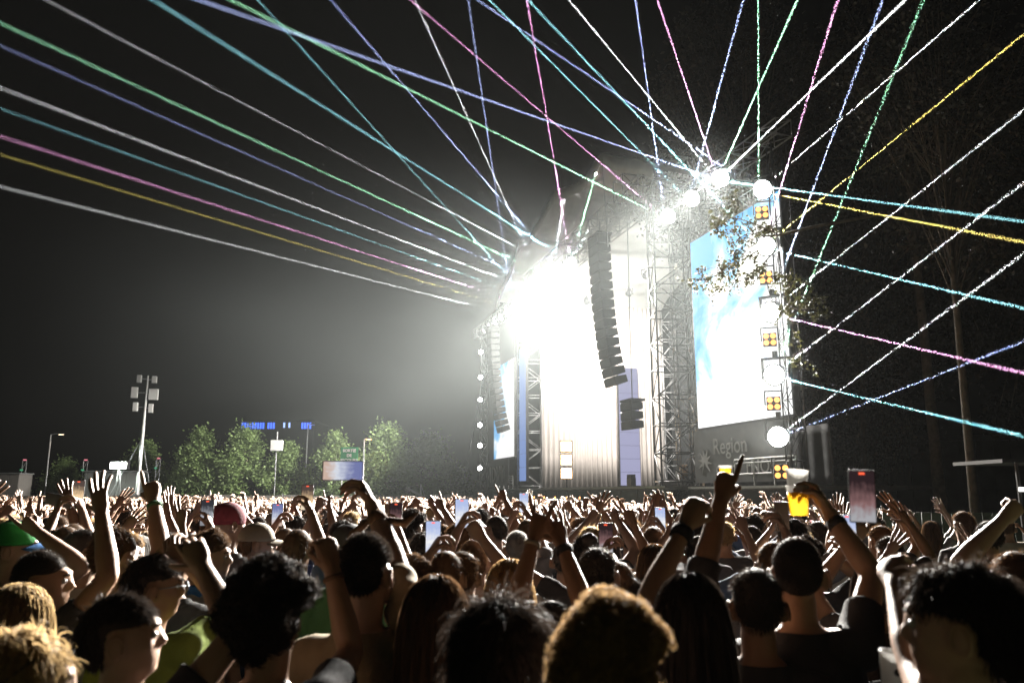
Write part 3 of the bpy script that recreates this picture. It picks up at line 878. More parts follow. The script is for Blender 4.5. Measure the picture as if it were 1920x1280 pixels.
def blue_building():
    Y = 190; a = at(452, 790, Y); b = at(588, 804, Y)
    root = empty('office_building', ((a.x + b.x) / 2, Y, GZ), 0, 'dark far building with a strip of blue lit windows on top', 'building')
    w = b.x - a.x; h = a.z - GZ
    dm = mat('dark_facade', (0.012, 0.013, 0.015), 0.7)
    MB().box((-w/2, 0, 0), (w/2, 14, h)).build('wall', dm, root)
    MB().box((-w/2 - 0.3, -0.4, h + 0.003), (w/2 + 0.3, 14.4, h + 0.3)).build('roof', dm, root)
    bl = emit('blue_lit_pane', (0.06, 0.16, 1.0), 1.8); wl = emit('pale_lit_pane', (0.35, 0.5, 1.0), 1.6)
    x = -w/2 + 0.2; i = 0
    dark = {9, 13, 14, 15, 17, 19, 20, 21, 22}
    while x < w/2 - 0.5:
        if i not in dark:
            MB().box((x, -0.08, h - 1.7 + 0.25 * (i in (16, 18))), (x + 0.42, -0.004, h - 0.25)).build('window', wl if i in (16, 18) else bl, root)
        x += 0.62; i += 1
blue_building()

# ------------------------------------------------------------------ big dark trees on the right
def big_tree(name, base, H, crown_c, crown_r, n_cl, per, seed, label, leaf=0.16, trunk_r=0.3, lean=(0, 0), drop=()):
    r = np.random.default_rng(seed)
    root = empty(name, base, 0, label, 'tree', None)
    tb = MB()
    cc = Vector(crown_c) - Vector(base)
    fork = Vector((lean[0] * 0.5, lean[1] * 0.5, H * 0.42))
    tb.tube([(0, 0, 0), (lean[0]*0.15, lean[1]*0.15, H*0.15), tuple(fork), (lean[0], lean[1], H*0.8)], [trunk_r*1.25, trunk_r, trunk_r*0.75, trunk_r*0.25], 12)
    P = []
    limbs = []
    for k in range(n_cl):
        d = r.normal(size=3); d /= np.linalg.norm(d)
        c = np.array(cc) + d * np.array(crown_r) * (0.35 + 0.65 * r.uniform() ** 0.5)
        if c[2] < H * 0.18: continue
        m = int(per * r.uniform(0.6, 1.4))
        P.append(c + r.normal(size=(m, 3)) * np.array([0.55, 0.55, 0.4]) * r.uniform(0.7, 1.3))
        s = fork.lerp(Vector((lean[0], lean[1], H * 0.8)), r.uniform(0, 1))
        mid = (s + Vector(c)) / 2 + Vector((0, 0, 0.5))
        tb.tube([tuple(s), tuple(mid), tuple(c)], [trunk_r*0.25, trunk_r*0.12, 0.02], 5, False)
    link('trunk', tb.mesh('trunk', True), BARK, root)
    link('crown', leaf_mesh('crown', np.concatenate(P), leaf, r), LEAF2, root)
    return root
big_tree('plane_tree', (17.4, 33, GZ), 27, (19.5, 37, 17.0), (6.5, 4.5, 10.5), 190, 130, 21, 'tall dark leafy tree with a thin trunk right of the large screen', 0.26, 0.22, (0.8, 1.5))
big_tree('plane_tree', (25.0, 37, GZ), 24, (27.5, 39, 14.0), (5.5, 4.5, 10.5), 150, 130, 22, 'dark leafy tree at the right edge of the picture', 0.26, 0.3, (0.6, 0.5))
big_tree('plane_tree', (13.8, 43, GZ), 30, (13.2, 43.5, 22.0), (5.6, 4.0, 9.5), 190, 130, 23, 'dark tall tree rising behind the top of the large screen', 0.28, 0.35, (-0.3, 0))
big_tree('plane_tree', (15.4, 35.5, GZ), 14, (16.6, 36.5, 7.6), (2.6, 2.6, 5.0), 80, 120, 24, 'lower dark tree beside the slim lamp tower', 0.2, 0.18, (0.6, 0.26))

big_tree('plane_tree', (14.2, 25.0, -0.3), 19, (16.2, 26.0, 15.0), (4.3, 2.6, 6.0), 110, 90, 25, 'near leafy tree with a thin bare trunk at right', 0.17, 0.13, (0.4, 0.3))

# branch with sparse leaves hanging in front of the screen
def hanging_branch():
    r = np.random.default_rng(4)
    o = at(1465, 440, 24)
    root = empty('hanging_branch', o, 0, 'bare twiggy branch with small leaves hanging in front of the large screen', 'branch')
    tb = MB(); P = []
    def grow(p, d, L, rad_, depth):
        pts = [p]; q = p.copy(); dd = d.copy()
        n = 5
        for k in range(n):
            dd = (dd + Vector(r.normal(size=3) * 0.22) + Vector((0, 0, -0.06))).normalized()
            q = q + dd * (L / n); pts.append(q.copy())
        tb.tube([tuple(x) for x in pts], [rad_ * (1 - 0.7 * i / n) for i in range(n + 1)], 5, False)
        if depth < 3:
            for i in range(1, n + 1):
                for _ in range(1):
                    if r.uniform() < 0.8:
                        grow(pts[i].copy(), (dd + Vector(r.normal(size=3) * 0.75)).normalized(), L * r.uniform(0.35, 0.6), rad_ * 0.5, depth + 1)
        if depth >= 2:
            for x in pts[2:]:
                for _ in range(int(r.integers(1, 3))):
                    P.append(np.array(x) + r.normal(size=3) * 0.04)
    tb.tube([(14.4 - o.x, 25.1 - o.y, 10.6 - o.z), (12.0 - o.x, 24.8 - o.y, 10.9 - o.z), (9.6 - o.x, 24.3 - o.y, 10.3 - o.z), (0, 0, 0), (-0.6, 0, -0.1)], [0.07, 0.06, 0.05, 0.04, 0.02], 7)
    for (u, v, L) in ((1300, 560, 1.9), (1330, 470, 2.1), (1380, 640, 2.2), (1345, 400, 1.9), (1430, 690, 2.4), (1290, 500, 2.2)):
        t = at(u, v, 24 + r.uniform(-0.8, 0.8)) - o
        grow(Vector((0, 0, 0)) + t * 0.12, t.normalized(), L * 0.95, 0.025, 0)
    link('twig', tb.mesh('twig', True), BARK, root)
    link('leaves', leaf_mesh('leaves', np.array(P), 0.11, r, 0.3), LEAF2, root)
hanging_branch()

# ------------------------------------------------------------------ dark back-of-house on the right
def dark_hall():
    p = at(1700, 912, 44)
    root = empty('dark_shed', (18.5, 46, GZ), -0.1, 'dark boarded shed behind the trees on the right', 'shed')
    dm = mat('dark_boards', (0.05, 0.052, 0.045), 0.8, var=0.3, vscale=1.0)
    for i in range(22):
        MB().box((-4 + i * 0.9, -0.03 - 0.02 * (i % 2), 0), (-4 + i * 0.9 + 0.87, 0.02, 5.2)).build('board', dm, root)
    MB().box((-4.3, -0.5, 5.21), (16.2, 6, 5.5)).build('roof', M['dark_steel'], root)
dark_hall()
def side_fence():
    a = at(1600, 925, 26)
    root = empty('green_fence', (8.6, 20.5, -0.25), -0.32, 'dark green slatted fence on the right behind the crowd', 'fence')
    gm = mat('dark_green_slats', (0.03, 0.05, 0.03), 0.7, var=0.2)
    for i in range(44):
        MB().box((i * 0.22, -0.01 * (i % 2), 0.1), (i * 0.22 + 0.19, 0.025, 1.75)).build('slat', gm, root)
    for z in (0.4, 1.4):
        MB().box((0, 0.03, z), (9.7, 0.07, z + 0.08)).build('rail', gm, root)
side_fence()
def bar_stand():
    p = at(1895, 917, 13)
    root = empty('bar_stand', (p.x + 0.6, 13, -0.15), 0, 'dark drinks stand with a white strip light at the right edge', 'stand')
    MB().box((-1.2, 0, 0), (1.4, 1.6, 1.05)).build('counter', M['stage_black'], root)
    for x in (-0.4, 1.3):
        MB().tube([(x, 0.1, 1.05), (x, 0.1, 2.6)], 0.03, 6).build('post', M['dark_steel'], root)
    MB().box((-0.5, 0.3, 2.6), (1.6, 1.8, 2.66)).build('roof', M['black'], root)
    z = p.z + 0.15
    MB().box((-0.45, -0.02, z - 0.035), (1.2, 0.04, z + 0.035)).build('strip_light', emit('strip_light_white', (1, 0.97, 0.9), 2.2), root)
bar_stand()
# ================================================================== people
def skin_mat(name, col):
    m = mat(name, col, 0.48, var=0.10, vscale=9, bump=0.08, bscale=120, spec=0.45)
    return m
SKIN = [skin_mat('skin_light', (0.62, 0.40, 0.29)), skin_mat('skin_tan', (0.48, 0.29, 0.19)),
        skin_mat('skin_brown', (0.27, 0.15, 0.09)), skin_mat('skin_pale', (0.68, 0.47, 0.37))]
CLOTH = {}
def cloth_mat(key, col):
    CLOTH[key] = mat('cloth_' + key, col, 0.85, var=0.12, vscale=14, bump=0.35, bscale=220, spec=0.2)
for k_, c_ in dict(black=(0.012, 0.012, 0.014), white=(0.66, 0.65, 0.62), tan=(0.30, 0.23, 0.14), lime=(0.36, 0.47, 0.10), grey=(0.22, 0.22, 0.23),
                   navy=(0.02, 0.03, 0.07), denim=(0.08, 0.13, 0.22), red=(0.32, 0.04, 0.04), cream=(0.52, 0.46, 0.36), green=(0.05, 0.12, 0.06),
                   brown=(0.12, 0.075, 0.045), pink=(0.50, 0.24, 0.25), charcoal=(0.04, 0.04, 0.045), burgundy=(0.16, 0.03, 0.045),
                   blue=(0.04, 0.16, 0.42), grass=(0.02, 0.24, 0.05)).items():
    cloth_mat(k_, c_)
TROUSERS = mat('dark_trousers', (0.03, 0.035, 0.05), 0.85, var=0.2, vscale=10)

def hair_mat(name, col, tr=0.3):
    m = bpy.data.materials.new(name); m.use_nodes = True
    nt = m.node_tree; b = nt.nodes['Principled BSDF']
    b.inputs['Base Color'].default_value = (*col, 1); b.inputs['Roughness'].default_value = 0.65
    b.inputs['Specular IOR Level'].default_value = 0.2
    t = nt.nodes.new('ShaderNodeBsdfTranslucent'); t.inputs['Color'].default_value = (*[min(1, c * 1.6) for c in col], 1)
    x = nt.nodes.new('ShaderNodeMixShader'); x.inputs[0].default_value = tr
    nt.links.new(b.outputs[0], x.inputs[1]); nt.links.new(t.outputs[0], x.inputs[2])
    nt.links.new(x.outputs[0], nt.nodes['Material Output'].inputs['Surface'])
    return m
HAIR = dict(black=hair_mat('hair_black', (0.020, 0.015, 0.012)), brown=hair_mat('hair_brown', (0.075, 0.042, 0.022)),
            blond=hair_mat('hair_blond', (0.48, 0.33, 0.16), 0.35), sandy=hair_mat('hair_sandy', (0.30, 0.19, 0.09), 0.35), grey=hair_mat('hair_grey', (0.32, 0.30, 0.28)))

# ---- solids that get fused into one skin
def p_ellipsoid(c, r, R=None, seg=14, rings=9):
    th = np.linspace(0, pi, rings + 1)[1:-1]; ph = np.arange(seg) * 2 * pi / seg
    V = [(0, 0, 1)]
    for t in th:
        for q in ph: V.append((sin(t) * cos(q), sin(t) * sin(q), cos(t)))
    V.append((0, 0, -1)); V = np.array(V) * np.array(r)
    if R is not None: V = V @ np.array(R).T
    V = V + np.array(c)
    F = [(0, 1 + k, 1 + (k + 1) % seg) for k in range(seg)]
    n = len(th)
    Q = [(1 + j*seg + k, 1 + (j+1)*seg + k, 1 + (j+1)*seg + (k+1) % seg, 1 + j*seg + (k+1) % seg) for j in range(n - 1) for k in range(seg)]
    e = 1 + n * seg
    F += [(e, 1 + (n-1)*seg + (k+1) % seg, 1 + (n-1)*seg + k) for k in range(seg)]
    return V, F, Q

def p_sweep(pts, rx, ry=None, side=None, seg=12, round_ends=True):
    """closed tube through pts; rx, ry radii per point; side = direction of rx"""
    pts = [np.array(p, float) for p in pts]
    ry = ry or rx
    if round_ends:
        d0 = pts[0] - pts[1]; d0 /= np.linalg.norm(d0) + 1e-9
        d1 = pts[-1] - pts[-2]; d1 /= np.linalg.norm(d1) + 1e-9
        e0, e1 = min(rx[0], ry[0]), min(rx[-1], ry[-1])
        pts = [pts[0] + d0 * e0 * 0.9, pts[0] + d0 * e0 * 0.6] + pts + [pts[-1] + d1 * e1 * 0.6, pts[-1] + d1 * e1 * 0.9]
        rx = [rx[0]*0.45, rx[0]*0.8] + list(rx) + [rx[-1]*0.8, rx[-1]*0.45]
        ry = [ry[0]*0.45, ry[0]*0.8] + list(ry) + [ry[-1]*0.8, ry[-1]*0.45]
    V = []; n = len(pts); up = None if side is None else np.array(side, float)
    for i, p in enumerate(pts):
        d = pts[min(i+1, n-1)] - pts[max(i-1, 0)]; d /= np.linalg.norm(d) + 1e-9
        if up is None: up = np.array([1, 0, 0]) if abs(d[0]) < 0.8 else np.array([0, 1.0, 0])
        a = up - d * (up @ d); a /= np.linalg.norm(a) + 1e-9
        b = np.cross(d, a); up = a
        for k in range(seg):
            t = 2 * pi * k / seg
            V.append(p + a * cos(t) * rx[i] + b * sin(t) * ry[i])
    Q = [(i*seg + k, i*seg + (k+1) % seg, (i+1)*seg + (k+1) % seg, (i+1)*seg + k) for i in range(n - 1) for k in range(seg)]
    c0 = len(V); V.append(pts[0]); V.append(pts[-1])
    F = [(c0, (k+1) % seg, k) for k in range(seg)] + [(c0 + 1, (n-1)*seg + k, (n-1)*seg + (k+1) % seg) for k in range(seg)]
    return np.array(V), F, Q

def fuse(parts, voxel, smooth=3):
    V, F, n = [], [], 0
    for v, f, q in parts:
        V.append(v); F += [tuple(i + n for i in t) for t in f] + [tuple(i + n for i in t) for t in q]
        n += len(v)
    me = bpy.data.meshes.new('fuse'); me.from_pydata(np.concatenate(V).tolist(), [], F); me.update()
    o = bpy.data.objects.new('fuse', me); COL.objects.link(o)
    r = o.modifiers.new('r', 'REMESH'); r.mode = 'VOXEL'; r.voxel_size = voxel; r.adaptivity = 0
    s = o.modifiers.new('s', 'SMOOTH'); s.factor = 0.5; s.iterations = smooth
    dg = bpy.context.evaluated_depsgraph_get()
    ev = o.evaluated_get(dg).to_mesh()
    V = np.empty(len(ev.vertices) * 3, np.float32); ev.vertices.foreach_get('co', V)
    ev.calc_loop_triangles()
    Q = np.empty(len(ev.loops), np.int32); ev.loops.foreach_get('vertex_index', Q)
    tot = np.empty(len(ev.polygons), np.int32); ev.polygons.foreach_get('loop_total', tot)
    o.evaluated_get(dg).to_mesh_clear()
    bpy.data.objects.remove(o); bpy.data.meshes.remove(me)
    V = V.reshape(-1, 3).astype(np.float64)
    if (tot == 4).all(): Q = Q.reshape(-1, 4)
    else: raise RuntimeError('remesh faces')
    return V, Q

def unit(v):
    v = np.array(v, float); return v / (np.linalg.norm(v) + 1e-9)

def rot_about(axis, ang):
    return np.array(Matrix.Rotation(ang, 3, Vector(axis)))

# finger curls per pose: (base, mid, tip) degrees for index..little, thumb
HANDS = dict(open=((8, 10, 8), (4, 8, 6), (6, 9, 6), (12, 12, 8), 30), relax=((25, 30, 20), (30, 35, 22), (34, 38, 24), (38, 40, 24), 18),
             fist=((80, 95, 55), (85, 95, 55), (85, 95, 55), (85, 95, 50), 10), point=((4, 5, 4), (75, 95, 55), (82, 95, 55), (85, 95, 50), 12),
             horns=((6, 8, 6), (82, 95, 55), (82, 95, 55), (6, 10, 8), 28), grip=((50, 45, 25), (52, 48, 28), (54, 50, 28), (56, 52, 28), -8),
             vee=((4, 6, 4), (4, 6, 4), (82, 95, 55), (82, 92, 50), 8))

def hand_parts(wrist, d, n, side, pose, fat=1.0):
    """palm (to be fused) and finger tubes; d along the hand, n palm normal (palm faces n), side +1 for right"""
    d = unit(d); n = unit(n - d * (n @ d)); e = np.cross(d, n) * side   # e points to the thumb side
    palm = p_sweep([wrist, wrist + d*0.03, wrist + d*0.062, wrist + d*0.092], [0.027, 0.036, 0.042, 0.039], [0.021, 0.018, 0.017, 0.0135], side=e, seg=12)
    th = p_ellipsoid(wrist + d*0.035 + e*0.024 + n*0.01, (0.018, 0.018, 0.03), np.stack([e, n, d], 1), 10, 7)
    F = []
    P = HANDS[pose]
    lens = ((0.042, 0.026, 0.021), (0.047, 0.03, 0.022), (0.043, 0.028, 0.021), (0.034, 0.021, 0.019))
    spread = dict(open=9, horns=6, vee=8).get(pose, 2)
    for k in range(4):
        off = (0.03, 0.0105, -0.0095, -0.028)[k]
        b = wrist + d * (0.09 - 0.008 * (k == 3)) + e * off
        sp = rad((1.5 - k) * spread)
        dd = unit(d * cos(sp) + e * sin(sp)); nn = n
        pts = [b - dd * 0.012, b]; ang = 0
        for L, c in zip(lens[k], P[k]):
            ang += rad(c)
            q = dd * cos(ang) + nn * sin(ang)
            pts += [pts[-1] + q * L * 0.5, pts[-1] + q * L]
        r0 = (0.0092, 0.0094, 0.009, 0.008)[k] * fat
        rs = [r0, r0*1.02, r0*0.98, r0*1.02, r0*0.92, r0*0.95, r0*0.86, r0*0.7]
        F.append(p_sweep(pts, rs, seg=7))
    b = wrist + d*0.03 + e*0.03 + n*0.008
    a = rad(38 + P[4] * 0.5)
    q = unit(d * cos(a) + e * sin(a) + n * 0.25)
    q2 = unit(q + d * 0.45 + n * (0.2 if P[4] > 10 else 0.55))
    if pose in ('fist', 'point', 'horns', 'grip', 'vee'):
        q = unit(d * 0.9 + e * 0.35 + n * 0.5); q2 = unit(n * 0.7 - e * (0.9 if pose != 'grip' else 0.1) + d * 0.35)
    F.append(p_sweep([b, b + q*0.025, b + q*0.042, b + q*0.042 + q2*0.016, b + q*0.042 + q2*0.031], [0.0125*fat, 0.0115*fat, 0.0105*fat, 0.01*fat, 0.007*fat], seg=7))
    return [palm, th], F

def two_bone(sh, target, pole, l1, l2):
    sh, target = np.array(sh, float), np.array(target, float)
    v = target - sh; D = np.linalg.norm(v); v = v / D
    D = min(D, (l1 + l2) * 0.995); D = max(D, abs(l1 - l2) + 0.05)
    a = (l1*l1 - l2*l2 + D*D) / (2*D); h = sqrt(max(0, l1*l1 - a*a))
    p = np.array(pole, float); p = unit(p - v * (p @ v))
    return sh + v * a + p * h, sh + v * D

def relax_edge(Y, f4, it=14):
    """smooth the open border of a cloth or scalp sheet"""
    E = np.concatenate([f4[:, [i, (i + 1) % 4]] for i in range(4)]); E.sort(axis=1)
    ue, ct = np.unique(E, axis=0, return_counts=True); be = ue[ct == 1]
    on = np.unique(be); Y = Y.copy()
    for _ in range(it):
        s_ = np.zeros_like(Y); c_ = np.zeros(len(Y))
        for a_, b_ in ((0, 1), (1, 0)):
            np.add.at(s_, be[:, a_], Y[be[:, b_]]); np.add.at(c_, be[:, a_], 1)
        Y[on] = 0.4 * Y[on] + 0.6 * s_[on] / c_[on][:, None]
    return Y

def grow_body(arms, voxel, head_yaw=0, head_pitch=0, fem=False, sleeve=0.55, seed=0, ears=True, fingers=True, wrinkle=1.0, legs=True, neck=0.5):
    """returns body (V,F), shirt (V,F), trousers (V,F), scalp info. Faces +Y, feet at z = 0, about 1.755 tall.
    arms: {'R': (wrist target, pole, hand pose, palm normal) ...}"""
    w = 0.9 if fem else 1.0
    parts, bones, tubes = [], [], []
    def seg(name, pts, rx, ry=None, side=None):
        parts.append(p_sweep(pts, rx, ry, side))
        for i in range(len(pts) - 1):
            bones.append((name, np.array(pts[i], float), np.array(pts[i+1], float), (min(rx[i], (ry or rx)[i]) + max(rx[i], (ry or rx)[i])) / 2, (rx[i+1] + (ry or rx)[i+1]) / 2, i, len(pts) - 1))
    hipw = 1.08 if fem else 1.0
    seg('torso', [(0, 0, 0.86), (0, -0.005, 0.95), (0, 0, 1.06), (0, 0.005, 1.18), (0, 0, 1.30), (0, -0.01, 1.385), (0, -0.012, 1.435)],
        [0.155*hipw, 0.17*hipw, 0.145*w, 0.158*w, 0.178*w, 0.165*w, 0.10], [0.105, 0.115, 0.10, 0.112, 0.118, 0.095, 0.07], (1, 0, 0))
    seg('neck', [(0, -0.008, 1.42), (0, 0.0, 1.49), (0, 0.012, 1.56)], [0.068*w, 0.056*w, 0.056*w], [0.064*w, 0.058*w, 0.06*w], (1, 0, 0))
    # head
    Rh = rot_about((0, 0, 1), rad(head_yaw)) @ rot_about((1, 0, 0), rad(head_pitch))
    piv = np.array([0, 0.0, 1.53])
    def H(p): return piv + Rh @ (np.array(p, float) - piv)
    def hell(c, r, R=None):
        parts.append(p_ellipsoid(H(c), r, Rh if R is None else Rh @ R, 18, 12))
    hell((0, -0.008, 1.662), (0.075, 0.094, 0.094)); hell((0, 0.018, 1.64), (0.068, 0.08, 0.085))
    hell((0, 0.045, 1.592), (0.052, 0.052, 0.07)); hell((0, 0.078, 1.557), (0.022, 0.018, 0.018))
    hell((0, 0.088, 1.674), (0.05, 0.016, 0.013)); hell((0, 0.102, 1.622), (0.016, 0.022, 0.016)); hell((0, 0.095, 1.645), (0.012, 0.016, 0.028))
    hell((0, 0.09, 1.59), (0.024, 0.013, 0.008)); hell((0, 0.088, 1.577), (0.02, 0.013, 0.008)); hell((0.04, 0.06, 1.618), (0.02, 0.025, 0.02)); hell((-0.04, 0.06, 1.618), (0.02, 0.025, 0.02))
    for s in (-1, 1):
        if ears:
            E_ = rot_about((0, 0, 1), s * 0.35) @ rot_about((1, 0, 0), -0.2)
            hell((s * 0.079, -0.008, 1.625), (0.012, 0.023, 0.036), E_)
            ep = p_ellipsoid(H((s * 0.084, -0.010, 1.628)), (0.0075, 0.018, 0.029), Rh @ E_, 12, 8); tubes.append(ep)
            rim = [H((s * (0.090 + 0.006 * cos(t)), -0.010 - 0.0185 * cos(t - 0.4), 1.629 + 0.0285 * sin(t - 0.4))) for t in np.linspace(-0.6, pi + 0.9, 12)]
            tubes.append(p_sweep(rim, [0.0036] * 12, seg=6))
    bones.append(('head', H((0, 0.02, 1.60)), H((0, -0.005, 1.68)), 0.075, 0.085, 0, 1))
    # legs
    if legs:
        for s in (-1, 1):
            seg('leg', [(s*0.09, 0, 0.90), (s*0.10, 0.01, 0.70), (s*0.10, 0.015, 0.48), (s*0.105, -0.005, 0.30), (s*0.11, -0.01, 0.08)], [0.092, 0.082, 0.058, 0.056, 0.04])
            seg('foot', [(s*0.11, -0.03, 0.05), (s*0.115, 0.08, 0.04), (s*0.12, 0.17, 0.03)], [0.042, 0.042, 0.036], [0.042, 0.034, 0.024], (1, 0, 0))
    # arms
    joints = {}
    for sd, s in (('R', 1), ('L', -1)):
        tgt, pole, pose, pn = arms.get(sd, ((s*0.27, 0.10, 0.80), (s*0.6, -0.6, 0), 'relax', None))
        tgt = np.array(tgt, float)
        sh = np.array([s*0.172*w, -0.012, 1.385])
        up = unit(tgt - sh)[2]
        sh = sh + np.array([-s*0.012*max(0, up), 0.0, 0.05*max(0, up)])
        l1, l2 = 0.285, 0.255
        st = min(1.12, max(1.0, np.linalg.norm(tgt - sh) / ((l1 + l2) * 0.985)))
        el, wr = two_bone(sh, tgt, pole, l1*st, l2*st)
        f = 0.88 if fem else 1.0
        m1 = sh + (el - sh) * 0.4
        parts.append(p_sweep([sh + np.array([-s*0.06, 0, 0.0]), sh, m1, el], [0.062*f, 0.06*f, 0.05*f, 0.039*f]))
        bones.append(('uarm' + sd, sh, el, 0.055*f, 0.04*f, 0, 1))
        m2 = el + (wr - el) * 0.28
        parts.append(p_sweep([el, m2, el + (wr-el)*0.7, wr], [0.039*f, 0.043*f, 0.033*f, 0.0265*f]))
        bones.append(('farm' + sd, el, wr, 0.042*f, 0.027*f, 0, 1))
        d = unit(wr - el)
        pn_ = np.array(pn if pn is not None else (0, 1, 0.1), float)
        if abs(unit(pn_) @ d) > 0.93: pn_ = np.array([0, 0.4, 1.0])
        hp, ft = hand_parts(wr, d, pn_, s, pose, 1.0 if not fem else 0.9)
        parts += hp
        bones.append(('hand' + sd, wr, wr + d*0.09, 0.03, 0.03, 0, 1))
        if fingers: tubes += ft
        joints[sd] = (sh, el, wr, wr + d*0.08)
    V, Q = fuse(parts, voxel)
    # nearest bone
    best = np.full(len(V), 9e9); idx = np.zeros(len(V), int); tt = np.zeros(len(V))
    for bi, (nm, a, b, r0, r1, i, n) in enumerate(bones):
        ab = b - a; t = np.clip(((V - a) @ ab) / (ab @ ab), 0, 1)
        dist = np.linalg.norm(V - (a + t[:, None] * ab), axis=1) - (r0 + (r1 - r0) * t)
        k = dist < best
        best[k] = dist[k]; idx[k] = bi; tt[k] = t[k]
    names = np.array([b[0] for b in bones])[idx]
    # vertex normals
    a, b, c, d4 = (V[Q[:, i]] for i in range(4))
    fn = np.cross(c - a, d4 - b)
    N = np.zeros_like(V)
    for i in range(4): np.add.at(N, Q[:, i], fn)
    N /= np.linalg.norm(N, axis=1, keepdims=True) + 1e-12
    collar = 1.455 - 0.06 * np.maximum(0, V[:, 1]) / 0.1
    sh_m = ((names == 'torso') | ((names == 'neck') & (V[:, 2] < collar)) ) & (V[:, 2] > 0.80) & (V[:, 2] < collar + 0.02)
    for sd in 'RL':
        sh_m |= (names == 'uarm' + sd) & (tt < sleeve)
        if sleeve > 1: sh_m |= (names == 'uarm' + sd) | ((names == 'farm' + sd) & (tt < sleeve - 1))
    if sleeve <= 0:   # strap top: bare shoulders
        sh_m &= ~((V[:, 2] > 1.33) & (np.abs(V[:, 0]) > 0.0))
    tr_m = (names == 'leg') | ((names == 'torso') & (V[:, 2] < 0.97))
    r = np.random.default_rng(seed)
    def wr_noise(X, amp):
        o = np.zeros(len(X))
        for k in range(7):
            dr = unit(r.normal(size=3) * np.array([1, 1, 0.6])); fr = r.uniform(14, 46)
            o += (1 - np.abs(np.sin(X @ dr * fr + r.uniform(0, 6) + 1.5 * np.sin(X[:, 2] * r.uniform(5, 14))))) * amp / (1 + k * 0.3)
        return o
    def shell(mask, off, amp):
        fm = mask[Q].all(axis=1)
        if not fm.any(): return None
        used, inv = np.unique(Q[fm], return_inverse=True)
        X = V[used]
        e = off + (wr_noise(X, amp) * wrinkle if amp else 0)
        # cloth hangs away from the waist a little
        hang = np.clip((1.30 - X[:, 2]) / 0.4, 0, 1) * 0.012 * (names[used] == 'torso')
        Y = X + N[used] * (e + hang)[:, None]; f4 = inv.reshape(-1, 4)
        return relax_edge(Y, f4), f4
    shirt = shell(sh_m, 0.009, 0.0045)
    trous = shell(tr_m, 0.008, 0.004) if legs else None
    # scalp
    L = (V - piv) @ Rh - np.array([0, 0, 1.655 - 1.53])
    hm = (names == 'head') | ((names == 'neck') & (L[:, 2] > -0.10) & (L[:, 1] < -0.0))
    scalp = hm & (L[:, 2] > -0.02 + 0.85 * L[:, 1] - 0.015 * (np.abs(L[:, 0]) < 0.06)) & (np.linalg.norm(L, axis=1) > 0.05)
    scalp &= ~((np.abs(L[:, 0]) > 0.062) & (L[:, 2] < 0.012) & (L[:, 1] > -0.032))
    sf = Q[scalp[Q].all(axis=1)]
    info = dict(V=V, N=N, F=sf, H=H, Rh=Rh, piv=piv, joints=joints)
    # body with its fingers
    n = len(V); VV = [V]; FF = [Q]; T3 = []
    for v, f, q in tubes:
        VV.append(v); FF.append(np.array(q) + n); T3.append(np.array(f) + n); n += len(v)
    return (np.concatenate(VV), [np.concatenate(FF)] + ([np.concatenate(T3)] if T3 else [])), shirt, trous, info

